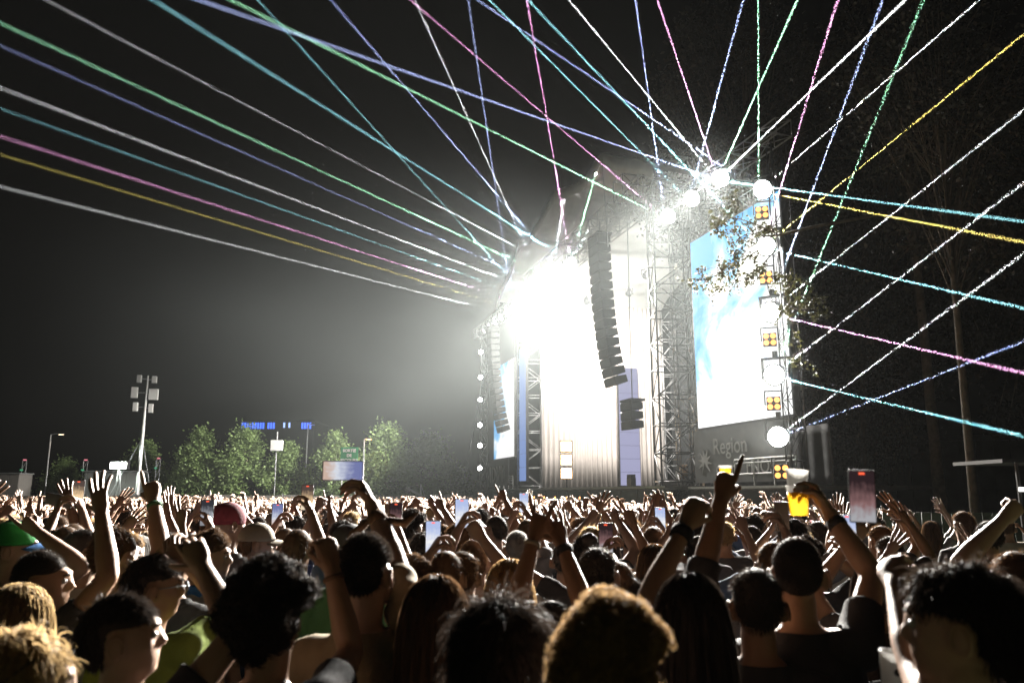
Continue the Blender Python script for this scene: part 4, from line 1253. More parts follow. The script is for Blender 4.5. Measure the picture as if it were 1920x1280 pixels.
def hair_mesh(info, style, count, seed, scale=1.0):
    r = np.random.default_rng(seed)
    V, N, F = info['V'], info['N'], info['F']
    Rh, piv = info['Rh'], info['piv']
    used, inv = np.unique(F, return_inverse=True)
    NN = N[used]; f = inv.reshape(-1, 4); X = relax_edge(V[used], f, 10)
    base = dict(short=0.006, crop=0.004, curly=0.03, afro=0.062, long=0.012, messy=0.022, bald=0.0, bun=0.009)[style] * scale
    lump = np.zeros(len(X))
    for k in range(6):
        d = unit(r.normal(size=3)); lump += np.sin(X @ d * r.uniform(35, 90) + r.uniform(0, 6)) / 6
    # taper the cap to nothing at the hairline
    cnt = np.zeros(len(X)); np.add.at(cnt, f.ravel(), 1)
    edge = np.where(cnt < 4, 0.0, 1.0)
    for _ in range(6):
        s = np.zeros(len(X)); c = np.zeros(len(X))
        for i in range(4):
            for j in (1, 3):
                np.add.at(s, f[:, i], edge[f[:, (i + j) % 4]]); np.add.at(c, f[:, i], 1)
        edge = np.where(cnt < 4, 0.0, 0.5 * edge + 0.5 * s / np.maximum(c, 1))
    if style in ('curly', 'afro', 'messy'):
        for k in range(8):
            q_ = unit(r.normal(size=3)); lump += np.sin(X @ q_ * r.uniform(110, 190) + r.uniform(0, 6)) / 5
    th = base * (0.85 + (0.5 if style != 'afro' else 0.28) * lump) * (0.25 + 0.75 * edge) + 0.0015
    CV = X + NN * th[:, None]
    VV = [CV]; Q = [f]; n = len(CV)
    if style != 'bald' and count > 0:
        # roots
        a, b, c_ = CV[f[:, 0]], CV[f[:, 1]], CV[f[:, 2]]
        area = np.linalg.norm(np.cross(b - a, c_ - a), axis=1); area /= area.sum()
        pick = r.choice(len(f), count, p=area)
        w = r.dirichlet((1, 1, 1, 1), count)
        P = sum(CV[f[pick, i]] * w[:, i:i+1] for i in range(4))
        D = sum(NN[f[pick, i]] * w[:, i:i+1] for i in range(4)); D /= np.linalg.norm(D, axis=1, keepdims=True)
        steps, L, wd = dict(short=(3, 0.026, 0.0014), crop=(2, 0.011, 0.0012), curly=(9, 0.085, 0.0024), afro=(9, 0.085, 0.0028), long=(11, 0.40, 0.0032), messy=(6, 0.07, 0.0017), bun=(3, 0.03, 0.0018))[style]
        L = L * scale * r.uniform(0.65, 1.25, count)
        Lr = (P - piv) @ Rh - np.array([0, 0, 0.125])
        if style in ('short', 'messy', 'curly'): L = L * np.where((np.abs(Lr[:, 0]) > 0.05) & (Lr[:, 2] < 0.045) & (Lr[:, 1] > -0.05), 0.3, 1.0)
        pts = [P - D * 0.003]
        ctr = piv + Rh @ np.array([0, -0.004, 1.655 - 1.53])
        down = np.array([0, 0, -1.0])
        back = Rh @ np.array([0, -1.0, 0])
        fwd = -back
        d = D.copy()
        if style == 'short':
            d = D * 0.6 + (down * 0.4 + fwd * 0.35) + r.normal(size=(count, 3)) * 0.16
        elif style == 'crop':
            d = D * 1.0 + r.normal(size=(count, 3)) * 0.25
        elif style == 'messy':
            d = D * 0.55 + (back * 0.25 + down * 0.25) + r.normal(size=(count, 3)) * 0.35
        elif style == 'bun':
            d = D * 0.35 + back * 0.5 + r.normal(size=(count, 3)) * 0.12
        elif style == 'long':
            d = D * 0.45 + down * 0.35 + back * 0.15 + r.normal(size=(count, 3)) * 0.08
        ph = r.uniform(0, 2 * pi, count); turn = r.uniform(0.9, 1.7, count)
        for k in range(steps):
            if style in ('curly', 'afro'):
                e1 = np.cross(D, np.array([0.3, 0.2, 1.0])); e1 /= np.linalg.norm(e1, axis=1, keepdims=True) + 1e-9
                e2 = np.cross(D, e1)
                q = ph + turn * k
                d = D * (0.30 if style == 'afro' else 0.34) + (e1 * np.cos(q)[:, None] + e2 * np.sin(q)[:, None]) * 0.9 + down * 0.08 * k / steps
            elif style == 'long':
                d = d * 0.6 + down * 0.55 + r.normal(size=(count, 3)) * 0.03
            elif style == 'messy':
                d = d * 0.75 + down * 0.30 + r.normal(size=(count, 3)) * 0.16
            elif style == 'short':
                d = d + down * 0.15
            d = d / (np.linalg.norm(d, axis=1, keepdims=True) + 1e-9)
            p = pts[-1] + d * (L / steps)[:, None]
            if style == 'long':
                # keep clear of the head and of the back
                q = (p - ctr) @ Rh; rr = np.array([0.088, 0.11, 0.108]) * (1 + 0.10 * r.uniform(size=(count, 1)))
                s = np.linalg.norm(q / rr, axis=1); k_ = s < 1
                q[k_] /= s[k_][:, None]
                p = np.where(k_[:, None], ctr + q @ Rh.T, p)
                t = np.clip((1.50 - p[:, 2]) / 0.2, 0, 1); lo = -0.03 - 0.10 * t
                ins = (np.abs(p[:, 0]) < 0.19) & (p[:, 2] < 1.47) & (p[:, 2] > 0.9)
                front = p[:, 1] > 0.06
                p[:, 1] = np.where(ins & ~front, np.minimum(p[:, 1], lo - 0.02 * r.uniform(size=count)), p[:, 1])
                p[:, 1] = np.where(ins & front, np.maximum(p[:, 1], 0.10 + 0.05 * t), p[:, 1])
            pts.append(p)
        pts = np.stack(pts, 1)                                  # count, steps+1, 3
        tang = np.gradient(pts, axis=1); tang /= np.linalg.norm(tang, axis=2, keepdims=True) + 1e-9
        sd = np.cross(tang, r.normal(size=(count, 1, 3))); sd /= np.linalg.norm(sd, axis=2, keepdims=True) + 1e-9
        tap = np.linspace(1.0, 0.25, steps + 1)[None, :, None] * wd * r.uniform(0.7, 1.3, (count, 1, 1))
        A = pts + sd * tap; B = pts - sd * tap
        S_ = np.stack([A, B], 2).reshape(count, -1, 3)
        k = np.arange(steps) * 2
        loc = np.stack([k, k + 1, k + 3, k + 2], 1)
        fq = (loc[None] + (np.arange(count) * (steps + 1) * 2)[:, None, None] + n).reshape(-1, 4)
        VV.append(S_.reshape(-1, 3)); Q.append(fq); n += count * (steps + 1) * 2
    Q3 = []
    if style == 'bun':
        v, t3, q = p_ellipsoid(piv + Rh @ np.array([0, -0.075, 0.205]), (0.045, 0.042, 0.042))
        v = v + r.normal(size=v.shape) * 0.002
        VV.append(v); Q.append(np.array(q) + n); Q3.append(np.array(t3) + n); n += len(v)
    return np_mesh('hair', np.concatenate(VV), [np.concatenate(Q)] + Q3)

def cap_mesh(info, brim=True, brim_yaw=0.0, knit=False):
    """crown shell over the skull, and a curved brim; returns crown mesh, brim mesh"""
    Rh, piv = info['Rh'], info['piv']
    c = np.array([0, -0.006, 1.672 - 1.53])
    rr = np.array([0.087, 0.107, 0.098]) * (1.04 if knit else 1.0)
    V = []; seg, rings = 28, 12
    zmin = -0.30 if knit else -0.12
    for j in range(rings + 1):
        z = zmin + (1 - zmin) * j / rings
        s = sqrt(max(0, 1 - z * z)) if z > 0 else 1.0 - 0.05 * (z / zmin)
        for k in range(seg):
            t = 2 * pi * k / seg
            rib = 1 + (0.012 * sin(12 * t) if knit else 0.006 * cos(3 * t) ** 8)
            V.append((rr[0]*s*cos(t)*rib, rr[1]*s*sin(t)*rib, rr[2]*z))
    V = np.array(V)
    F = np.array([(j*seg+k, j*seg+(k+1) % seg, (j+1)*seg+(k+1) % seg, (j+1)*seg+k) for j in range(rings) for k in range(seg)])
    Ry = rot_about((0, 0, 1), brim_yaw)
    W = (V @ Ry.T + c) @ Rh.T + piv
    crown = np_mesh('crown', W, F)
    bm_ = None
    if brim:
        B = []
        for j in range(5):
            for k in range(11):
                t = rad(-62 + 124 * k / 10) + pi / 2
                o = j / 4
                x = rr[0] * cos(t) * (1 + 0.06 * o); y = rr[1] * sin(t) + o * 0.075 * max(0.15, sin(t)) ** 0.7
                B.append((x, y, rr[2]*zmin + 0.004 - 0.012 * o - 0.022 * (x / 0.08) ** 2))
        B = np.array(B)
        F = np.array([(j*11+k, j*11+k+1, (j+1)*11+k+1, (j+1)*11+k) for j in range(4) for k in range(10)])
        bm_ = np_mesh('brim', (B @ Ry.T + c) @ Rh.T + piv, F)
    return crown, bm_

def wristband(info, sd, key, w=0.022, back=0.03, tails=False):
    sh, el, wr, tip = info['joints'][sd]
    dd = unit(wr - el); c = wr - dd * back
    v, f, q = p_sweep([c - dd * w / 2, c, c + dd * w / 2], [0.033, 0.034, 0.032], None, None, 16, False)
    link('wristband', np_mesh('wristband', v, [np.array(q), np.array(f)]), CLOTH[key], info['root'])
    if tails:
        b = MB().tube([tuple(c + np.array([-0.03, 0, 0])), tuple(c + np.array([-0.09, 0, -0.05])), tuple(c + np.array([-0.14, 0.01, -0.12]))], [0.012, 0.016, 0.004], 6)
        b.tube([tuple(c + np.array([0.03, 0, 0])), tuple(c + np.array([0.10, 0, -0.01])), tuple(c + np.array([0.15, 0.01, 0.03]))], [0.012, 0.018, 0.004], 6)
        b.build('knot_tail', CLOTH[key], info['root'], smooth=True)

PEOPLE_SPOTS = []
EYE_W = mat('eye_white', (0.6, 0.57, 0.54), 0.25)

def person(u, vtop, D, label, arms=None, yaw=-12, head_yaw=0, head_pitch=0, hair='short', hair_col='black', strands=1500, skin=0, shirt='black',
           sleeve=0.55, fem=False, voxel=0.0115, seed=0, hat=None, group=None, hair_scale=1.0, dz=0.0, ears=True, zmax=1.93):
    """one person of the front rows; (u, vtop, D) is the top of the head in the photo and the distance"""
    top = at(u, vtop, D)
    hair_t = dict(short=0.012, crop=0.006, curly=0.05, afro=0.10, long=0.018, messy=0.035, bald=0.002, bun=0.012)[hair] * hair_scale
    g = ground_z(top.x, D)
    sc = (top.z - hair_t - g) / 1.752
    M_inv = (Matrix.Translation((top.x, D, g)) @ Matrix.Rotation(rad(yaw), 4, 'Z') @ Matrix.Scale(sc, 4)).inverted()
    A = {}
    for sd, a in (arms or {}).items():
        tg, pole, pose = a[0], a[1], a[2]
        pn = a[3] if len(a) > 3 else None
        w = M_inv @ at(*tg)
        Rz = Matrix.Rotation(-rad(yaw), 3, 'Z')
        A[sd] = (tuple(w), tuple(Rz @ Vector(pole)), pose, tuple(Rz @ Vector(pn)) if pn is not None else None)
    body, shirt_g, trous, info = grow_body(A, voxel, head_yaw - 0, head_pitch, fem, sleeve, seed, ears)
    root = link('person', np_mesh('body', *body), SKIN[skin], None, (top.x, D, g), (0, 0, rad(yaw)))
    root.scale = (sc,) * 3
    tag(root, label, 'person', group)
    if shirt_g is not None: link('shirt', np_mesh('shirt', *shirt_g), CLOTH[shirt], root)
    if trous is not None: link('trousers', np_mesh('trousers', *trous), TROUSERS, root)
    if hat is None or hat[0] != 'knit':
        link('hair', hair_mesh(info, hair, strands, seed + 50, hair_scale), HAIR[hair_col], root)
    if D < 5:
        H = info['H']
        for s in (-1, 1):
            v, f, q = p_ellipsoid(H((s * 0.032, 0.0815, 1.645)), (0.0125, 0.0125, 0.0105), info['Rh'], 12, 8)
            eye = MB().add(v, list(f) + list(q)).build('eye', EYE_W, root, smooth=True)
            v, f, q = p_ellipsoid(H((s * 0.032, 0.091, 1.645)), (0.0055, 0.004, 0.0055), info['Rh'], 10, 6)
            MB().add(v, list(f) + list(q)).build('iris', M['black'], eye, smooth=True)
            MB().tube([tuple(H((s * 0.014, 0.101, 1.666))), tuple(H((s * 0.032, 0.098, 1.671))), tuple(H((s * 0.052, 0.083, 1.666)))], [0.003, 0.0035, 0.002], 6).build('eyebrow', HAIR[hair_col], root, smooth=True)
    if hat is not None:
        cr, br = cap_mesh(info, hat[0] == 'cap', 0, hat[0] == 'knit')
        h = link('hat', cr, CLOTH[hat[1]], root)
        md = h.modifiers.new('thick', 'SOLIDIFY'); md.thickness = 0.003
        if br is not None:
            b = link('brim', br, CLOTH[hat[2]], h)
            md = b.modifiers.new('thick', 'SOLIDIFY'); md.thickness = 0.004
    PEOPLE_SPOTS.append((top.x, D, label))
    info['mw'] = M_inv.inverted()
    info['root'] = root
    return info
# ------------------------------------------------------------------ front rows, one by one
DN = (0, -0.2, -1)
RT = (1, -0.2, -0.5); LT = (-1, -0.2, -0.5)
P1 = person(52, 1172, 1.75, 'person with swept blond hair and pushed-up sunglasses at the bottom left corner', yaw=-25, head_yaw=-38, hair='messy', hair_col='blond', strands=6000, skin=3, shirt='charcoal', voxel=0.009, seed=1, hair_scale=0.7)
person(40, 1092, 2.7, 'woman with long straight blond hair in dark top, seen from behind at left', yaw=-18, head_yaw=-8, hair='long', hair_col='blond', strands=5000, skin=3, shirt='black', fem=True, seed=2)
P3 = person(84, 1032, 3.15, 'person in profile with cropped hair waving a bent bare arm at left', {'R': ((190, 962, 3.15), (1, -0.3, -0.4), 'open', (0.2, 1, 0))}, yaw=-30, head_yaw=-42, hair='crop', hair_col='black', strands=4000, skin=1, shirt='black', seed=3)
person(28, 978, 3.9, 'person wearing a green and blue cap at the left edge', {'R': ((74, 1000, 3.8), (1, 0, -1), 'point')}, yaw=-30, head_yaw=-35, hair='short', hair_col='brown', strands=800, skin=0, shirt='cream', hat=('cap', 'grass', 'blue'), seed=4)
person(160, 992, 4.2, 'person with faded dark haircut and grey beige shirt behind the bent arm', yaw=-20, head_yaw=-20, hair='crop', hair_col='black', strands=3000, skin=1, shirt='cream', seed=5)
person(110, 990, 4.8, 'person with round dark hair beside the faded haircut', yaw=-10, hair='short', hair_col='black', strands=1500, skin=1, shirt='grey', seed=6)
P7 = person(222, 990, 3.55, 'person in white t-shirt pointing one long arm straight up at left', {'R': ((288, 938, 3.75), (1, 0, -0.3), 'point', (-0.4, 1, 0))}, yaw=-20, hair='bun', hair_col='brown', strands=2500, skin=0, shirt='white', sleeve=0.5, seed=7)
person(238, 1108, 2.2, 'dark-haired person in black t-shirt with bent raised arm, lower left', {'R': ((380, 1064, 2.35), (1, -0.5, -0.7), 'relax', (-0.5, 1, 0.2))}, yaw=-22, head_yaw=-42, head_pitch=4, hair='short', hair_col='black', strands=5000, skin=0, shirt='black', voxel=0.01, seed=8, hair_scale=1.0)
P9 = person(290, 1036, 3.0, 'dark-haired person in lime green t-shirt wearing glasses', {'R': ((352, 1058, 3.1), (0.6, 0, -1), 'grip')}, yaw=-20, head_yaw=-38, hair='short', hair_col='black', strands=4000, skin=1, shirt='lime', seed=9, hair_scale=1.15)
P10 = person(398, 990, 4.3, 'curly-haired person in profile with white vest and blue scarf', yaw=-40, head_yaw=-45, hair='curly', hair_col='brown', strands=2600, skin=0, shirt='white', sleeve=0.1, seed=10, hair_scale=0.8)
person(430, 945, 5.2, 'tall person wearing a burgundy knitted hat', yaw=-15, head_yaw=-25, hair='crop', hair_col='brown', strands=600, skin=0, shirt='charcoal', hat=('knit', 'burgundy', None), seed=11)
person(484, 980, 4.9, 'person wearing a pale cap turned to the right', yaw=-20, head_yaw=-45, hair='short', hair_col='brown', strands=800, skin=0, shirt='denim', hat=('cap', 'cream', 'cream'), seed=12)
afro = person(514, 1012, 2.25, 'person with a big round afro raising a fist, lower left of centre', {'R': ((622, 1066, 2.52), (0.5, 0.5, -1), 'fist', (-0.6, 0.8, 0))}, yaw=-12, hair='afro', hair_col='black', strands=9000, skin=1, shirt='black', voxel=0.01, seed=13)
tan = person(688, 1000, 2.65, 'person in tan shirt filming with a phone held high sideways', {'R': ((688, 914, 3.05), (1, 0.2, -0.4), 'grip', (-1, 0.2, 0))}, yaw=-14, hair='crop', hair_col='black', strands=6500, skin=0, shirt='tan', sleeve=0.95, voxel=0.0105, seed=14, hair_scale=1.3)
person(818, 1076, 2.45, 'woman with long dark hair in front of the white t-shirt', yaw=-10, head_yaw=-8, hair='long', hair_col='brown', strands=5500, skin=0, shirt='black', fem=True, seed=15)
person(956, 1046, 3.3, 'woman with long sandy hair behind the messy dark head', yaw=-14, hair='long', hair_col='sandy', strands=4500, skin=3, shirt='black', fem=True, seed=16)
person(940, 1108, 1.8, 'person with messy dark hair, large at bottom centre', yaw=-8, hair='messy', hair_col='black', strands=13000, skin=1, shirt='black', voxel=0.01, seed=17)
person(1146, 1108, 1.55, 'person with curly blond hair, nearest at bottom centre', yaw=-18, head_yaw=-8, hair='curly', hair_col='sandy', strands=11000, skin=0, shirt='black', voxel=0.009, seed=18, hair_scale=0.85)
person(1120, 1024, 3.6, 'person with neat dark hair above the curly blond head', yaw=-10, hair='short', hair_col='black', strands=3500, skin=0, shirt='grey', seed=19)
person(1059, 1014, 4.9, 'person with short dark hair left of the neat dark head', yaw=-5, hair='short', hair_col='black', strands=1500, skin=1, shirt='white', seed=20)
P21 = person(1034, 1122, 2.7, 'dark-haired person throwing up both hands, one in a horns sign', {'L': ((1003, 1000, 2.95), (-0.6, -0.3, -1), 'horns', (0.3, 1, 0)), 'R': ((1052, 1012, 2.95), (1, -0.3, -0.8), 'open', (-0.2, 1, 0))}, yaw=-8, hair='short', hair_col='black', strands=2500, skin=2, shirt='black', sleeve=0.3, seed=21)
P22 = person(1292, 1072, 2.15, 'woman with long dark hair and bare shoulders raising a fist', {'L': ((1286, 985, 2.4), (-1, -0.2, -0.5), 'fist', (0.5, 0.8, 0)), }, yaw=-14, hair='long', hair_col='black', strands=6000, skin=1, shirt='brown', sleeve=0.0, fem=True, voxel=0.0105, seed=22)
person(1415, 1062, 2.6, 'person in black pointing one arm straight up beside the bald beer drinker', {'L': ((1352, 935, 2.75), (-0.6, -0.4, -1), 'point', (0.5, 1, 0))}, yaw=-10, hair='short', hair_col='black', strands=2500, skin=2, shirt='black', sleeve=1.2, seed=23)
beer = person(1490, 1007, 2.7, 'shaven-headed person in black t-shirt raising a glass of beer', {'R': ((1553, 958, 2.95), (1, -0.3, -0.6), 'grip', (-1, 0.1, 0))}, yaw=-10, hair='crop', hair_col='black', strands=3500, skin=1, shirt='black', voxel=0.0105, seed=24, hair_scale=0.7)
person(1792, 1046, 1.72, 'person with dark hair tied up, large at bottom right, filming with a phone', {'L': ((1640, 990, 2.35), (-0.4, -0.4, -1), 'grip', (0.6, 0.8, 0))}, yaw=52, head_yaw=0, hair='messy', hair_col='black', strands=8000, skin=0, shirt='black', sleeve=0.6, voxel=0.0095, seed=25, hair_scale=0.7)
person(1642, 1052, 3.1, 'woman with long dark hair holding up a small phone at right', {'L': ((1592, 1018, 3.25), (-0.8, 0, -1), 'grip'), 'R': ((1612, 1048, 3.3), (0.8, 0, -1), 'grip')}, yaw=5, hair='long', hair_col='black', strands=2500, skin=1, shirt='charcoal', fem=True, seed=26)
person(1706, 1088, 2.6, 'person in dark top partly hidden behind the raised phone arm', yaw=-5, hair='short', hair_col='black', strands=2500, skin=1, shirt='charcoal', seed=27)
person(1898, 1030, 3.2, 'person at the right edge raising one arm in the dark', {'L': ((1880, 975, 3.2), (-1, 0, -0.6), 'fist')}, yaw=8, hair='short', hair_col='brown', strands=1500, skin=0, shirt='navy', seed=28)
person(970, 995, 5.4, 'person with shaved grey head near the centre', yaw=-10, hair='crop', hair_col='grey', strands=2500, skin=0, shirt='charcoal', seed=29)
person(772, 1036, 3.5, 'curly dark-haired person right of the tan shirt', yaw=-8, hair='curly', hair_col='brown', strands=4000, skin=1, shirt='charcoal', seed=30, hair_scale=0.8)
person(656, 982, 4.1, 'person in a dark cap just behind the tan shirt filmer', yaw=-10, hair='short', hair_col='black', strands=500, skin=0, shirt='green', hat=('cap', 'charcoal', 'charcoal'), seed=31)
person(1226, 1018, 4.5, 'woman with long brown hair and speckled cream top', yaw=-8, hair='long', hair_col='brown', strands=2500, skin=0, shirt='cream', fem=True, seed=32)
person(1178, 1078, 3.9, 'dark-haired person with a high parting right of the neat dark head', yaw=-12, hair='short', hair_col='black', strands=2500, skin=0, shirt='white', seed=33)
person(868, 1030, 3.7, 'person in white t-shirt between two raised phones', {'R': ((905, 1010, 3.9), (1, 0, -1), 'fist')}, yaw=-10, hair='short', hair_col='brown', strands=1500, skin=3, shirt='white', seed=34)
person(330, 1002, 3.9, 'person with black hair tied in a bun near the lime green t-shirt', yaw=-8, hair='bun', hair_col='black', strands=2500, skin=1, shirt='black', seed=35)

# ---- glasses and scarf
def spectacles(info, z, y, name, dark, tilt=0.0):
    Rh, piv = info['Rh'], info['piv']
    b = MB()
    for s in (-1, 1):
        pts = [(s * 0.033 + 0.026 * cos(t), y + 0.004 * abs(cos(t)), z + 0.02 * sin(t)) for t in np.linspace(0, 2 * pi, 17)]
        b.tube(pts, 0.0022, 5, False)
        if dark:
            m_ = len(b.v); b.add([(s * 0.033, y, z)] + pts[:-1], [(0, k + 1, (k + 1) % 16 + 1) for k in range(16)])
        b.tube([(s * 0.059, y, z + 0.004), (s * 0.083, y - 0.03, z + 0.004), (s * 0.088, y - 0.10, z)], 0.002, 5)
    b.tube([(-0.008, y, z + 0.004), (0.008, y, z + 0.004)], 0.002, 5)
    V = [Vector(v) for v in b.v]
    R_ = Matrix(Rh.tolist()) @ Matrix.Rotation(tilt, 3, 'X')
    b.v = [tuple(Vector(piv) + R_ @ (v - Vector((0, 0, 1.53)))) for v in V]
    b.build(name, M['black'] if dark else M['steel'], info['root'], smooth=True)
spectacles(P1, 1.665, 0.128, 'sunglasses', True, 0.62)
spectacles(P9, 1.645, 0.112, 'glasses', False)
sc_ = p_sweep([(0.085 * cos(t), 0.005 + 0.085 * sin(t), 1.455 + 0.012 * sin(3 * t) - 0.02 * sin(t)) for t in np.linspace(0, 2 * pi, 15)[:-1]] + [(0.085, 0.005, 1.455), (0.12, 0.08, 1.40), (0.12, 0.13, 1.30)], [0.024] * 17, None, None, 8)
link('scarf', np_mesh('scarf', sc_[0], [np.array(sc_[2]), np.array(sc_[1])]), CLOTH['blue'], P10['root'])

wristband(P7, 'R', 'green', 0.02); wristband(P22, 'L', 'black', 0.035); wristband(P21, 'R', 'black', 0.03); wristband(P21, 'L', 'cream', 0.015); wristband(tan, 'R', 'brown', 0.045, 0.07, True); wristband(beer, 'R', 'black', 0.03, 0.05); wristband(afro, 'R', 'brown', 0.014)
# ---- phones
def screen_mat(name, a, b, c, gain):
    m = bpy.data.materials.new(name); m.use_nodes = True
    nt = m.node_tree; nt.nodes.remove(nt.nodes['Principled BSDF'])
    tc = nt.nodes.new('ShaderNodeTexCoord'); sx = nt.nodes.new('ShaderNodeSeparateXYZ')
    nt.links.new(tc.outputs['Generated'], sx.inputs['Vector'])
    nz = nt.nodes.new('ShaderNodeTexNoise'); nz.inputs['Scale'].default_value = 6; nt.links.new(tc.outputs['Generated'], nz.inputs['Vector'])
    ad = nt.nodes.new('ShaderNodeMath'); ad.operation = 'MULTIPLY_ADD'; ad.inputs[1].default_value = 0.5
    nt.links.new(nz.outputs['Fac'], ad.inputs[0]); nt.links.new(sx.outputs['Z'], ad.inputs[2])
    rp = nt.nodes.new('ShaderNodeValToRGB'); e = rp.color_ramp.elements
    e[0].position = 0.35; e[0].color = (*a, 1); e[1].position = 1.0; e[1].color = (*c, 1); k = e.new(0.6); k.color = (*b, 1)
    nt.links.new(ad.outputs[0], rp.inputs['Fac'])
    em = nt.nodes.new('ShaderNodeEmission'); em.inputs['Strength'].default_value = gain
    nt.links.new(rp.outputs['Color'], em.inputs['Color']); nt.links.new(em.outputs[0], nt.nodes['Material Output'].inputs['Surface'])
    m.cycles.emission_sampling = 'NONE'
    return m
SCR = dict(stage=screen_mat('phone_picture_stage', (0.75, 0.55, 0.45), (0.85, 0.9, 1.0), (0.22, 0.25, 0.5), 0.8),
           warm=screen_mat('phone_picture_warm', (0.9, 0.75, 0.55), (1.0, 0.7, 0.4), (0.1, 0.07, 0.06), 0.9),
           grey=screen_mat('phone_picture_grey', (0.35, 0.35, 0.38), (0.6, 0.62, 0.68), (0.05, 0.05, 0.06), 0.7),
           red=screen_mat('phone_picture_red', (0.85, 0.85, 0.9), (0.55, 0.3, 0.3), (0.06, 0.035, 0.04), 0.45),
           white=screen_mat('phone_picture_white', (0.7, 0.75, 0.9), (1, 1, 1), (0.5, 0.6, 0.9), 0.9),
           off=mat('phone_back_black', (0.01, 0.01, 0.012), 0.2, spec=0.6))
REC = emit('record_dot_red', (1.0, 0.12, 0.05), 1.6)
phone_body = MB().box((-0.0375, -0.004, -0.078), (0.0375, 0.004, 0.078)).mesh('body'); bevel_mesh(phone_body, 0.003, 2)
phone_scr = MB().box((-0.0345, -0.0052, -0.074), (0.0345, -0.0043, 0.074)).mesh('screen')
phone_dot = MB().box((-0.008, -0.0062, 0.064), (0.008, -0.0054, 0.070)).mesh('record_mark')
def phone(u, v, D, label, kind='stage', roll=0.0, tilt=0.0, turn=0.0, scale=1.0, dot=True):
    p = at(u, v, D)
    root = empty('phone', p, 0, label, 'phone', 'phones held up in the crowd')
    root.rotation_euler = (tilt, 0, atan2(-p.x, p.y) + turn); root.scale = (scale,) * 3
    q = empty('handset', (0, 0, 0)); bpy.data.objects.remove(q)
    r_ = (0, roll, 0)
    link('body', phone_body, M['black'], root, None, r_)
    s = link('screen', phone_scr, SCR[kind], root, None, r_)
    if kind != 'off' and dot: link('record_mark', phone_dot, REC, root, None, r_)
phone(643, 882, 3.1, 'phone held sideways high above the tan shirt, picture of the bright stage', 'stage', pi / 2, dot=False)
phone(1617, 930, 2.42, 'large phone held upright at right, filming the stage', 'red', 0.04, scale=1.0)
phone(1590, 996, 3.2, 'small phone with a bright screen at right', 'white', 0.0, scale=0.85)

# lower-detail people who hold up the other phones
def filmer(u, v, D, label, plabel, kind, roll=0.0, hu=None, hv=None, shirt='grey', hair='short', hair_col='brown', skin=0, side='R', seed=60, fem=False):
    hu = hu if hu is not None else u - 18
    hv = hv if hv is not None else v + 70
    person(hu, hv, D, label, {side: ((u + (6 if side == 'R' else -6), v + 118 / D, D + 0.33), (0.7 if side == 'R' else -0.7, 0, -1), 'grip', (-1 if side == 'R' else 1, 0.3, 0))}, yaw=-8, hair=hair, hair_col=hair_col, strands=900, skin=skin, shirt=shirt, voxel=0.014, seed=seed, fem=fem)
    phone(u, v, D + 0.38, plabel, kind, roll)
filmer(576, 932, 4.6, 'person filming with an upright phone left of the tan shirt', 'upright phone with orange picture left of the tan shirt', 'warm', hu=560, hv=990, seed=61, shirt='denim')
filmer(388, 961, 4.5, 'person filming beside the curly-haired profile', 'upright phone with grey picture left of the burgundy hat', 'grey', hu=366, hv=1000, seed=62)
filmer(742, 967, 4.4, 'person filming right of the tan shirt', 'upright phone with reddish picture right of the tan shirt', 'red', hu=722, hv=1005, seed=63, shirt='charcoal', hair='long', fem=True)
filmer(812, 1006, 3.6, 'person with raised arms filming above the long dark hair', 'upright phone with white picture above the long dark hair', 'white', hu=838, hv=1030, seed=64, shirt='white', side='L')
filmer(866, 962, 4.0, 'person filming behind the white t-shirt', 'tall upright phone with bright picture near the centre', 'white', hu=890, hv=1008, seed=65, side='L', shirt='black')
filmer(1136, 1008, 3.9, 'person filming right of the horns sign', 'small upright phone right of the horns sign', 'red', hu=1160, hv=1050, seed=66, side='L', shirt='cream')
filmer(1466, 968, 4.0, 'person holding a dark phone left of the beer glass', 'dark phone seen just left of the beer glass', 'off', hu=1448, hv=1012, seed=67)
filmer(110, 938, 4.7, 'person holding a phone sideways at far left', 'black phone held sideways above the crowd at far left', 'off', pi / 2 + 0.2, hu=128, hv=985, seed=68, side='L')
filmer(146, 922, 5.0, 'person holding a phone high at far left', 'dark upright phone high above the crowd at left', 'warm', hu=140, hv=980, seed=69)
filmer(1238, 972, 5.4, 'person filming under the stage edge right of centre', 'small white phone screen right of centre', 'white', hu=1225, hv=985, seed=70)
filmer(520, 965, 5.2, 'person filming right of the pale cap', 'small upright phone right of the pale cap', 'stage', hu=536, hv=988, seed=71, side='L')
filmer(982, 942, 6.2, 'person filming behind the shaved grey head', 'small bright phone above the shaved grey head', 'white', hu=990, hv=972, seed=72)

# ---- cups, sunglasses, glasses, scarf
BEER = mat('beer_amber', (0.85, 0.48, 0.04), 0.15, spec=0.6)
CUPW = mat('white_plastic_cup', (0.72, 0.71, 0.69), 0.4)
nt = BEER.node_tree; tb_ = nt.nodes.new('ShaderNodeBsdfTranslucent'); tb_.inputs['Color'].default_value = (1.0, 0.66, 0.10, 1)
mx_ = nt.nodes.new('ShaderNodeMixShader'); mx_.inputs[0].default_value = 0.6
nt.links.new(nt.nodes['Principled BSDF'].outputs[0], mx_.inputs[1]); nt.links.new(tb_.outputs[0], mx_.inputs[2]); nt.links.new(mx_.outputs[0], nt.nodes['Material Output'].inputs['Surface'])
nt = CUPW.node_tree; tb_ = nt.nodes.new('ShaderNodeBsdfTranslucent'); tb_.inputs['Color'].default_value = (0.85, 0.83, 0.78, 1)
mx_ = nt.nodes.new('ShaderNodeMixShader'); mx_.inputs[0].default_value = 0.5
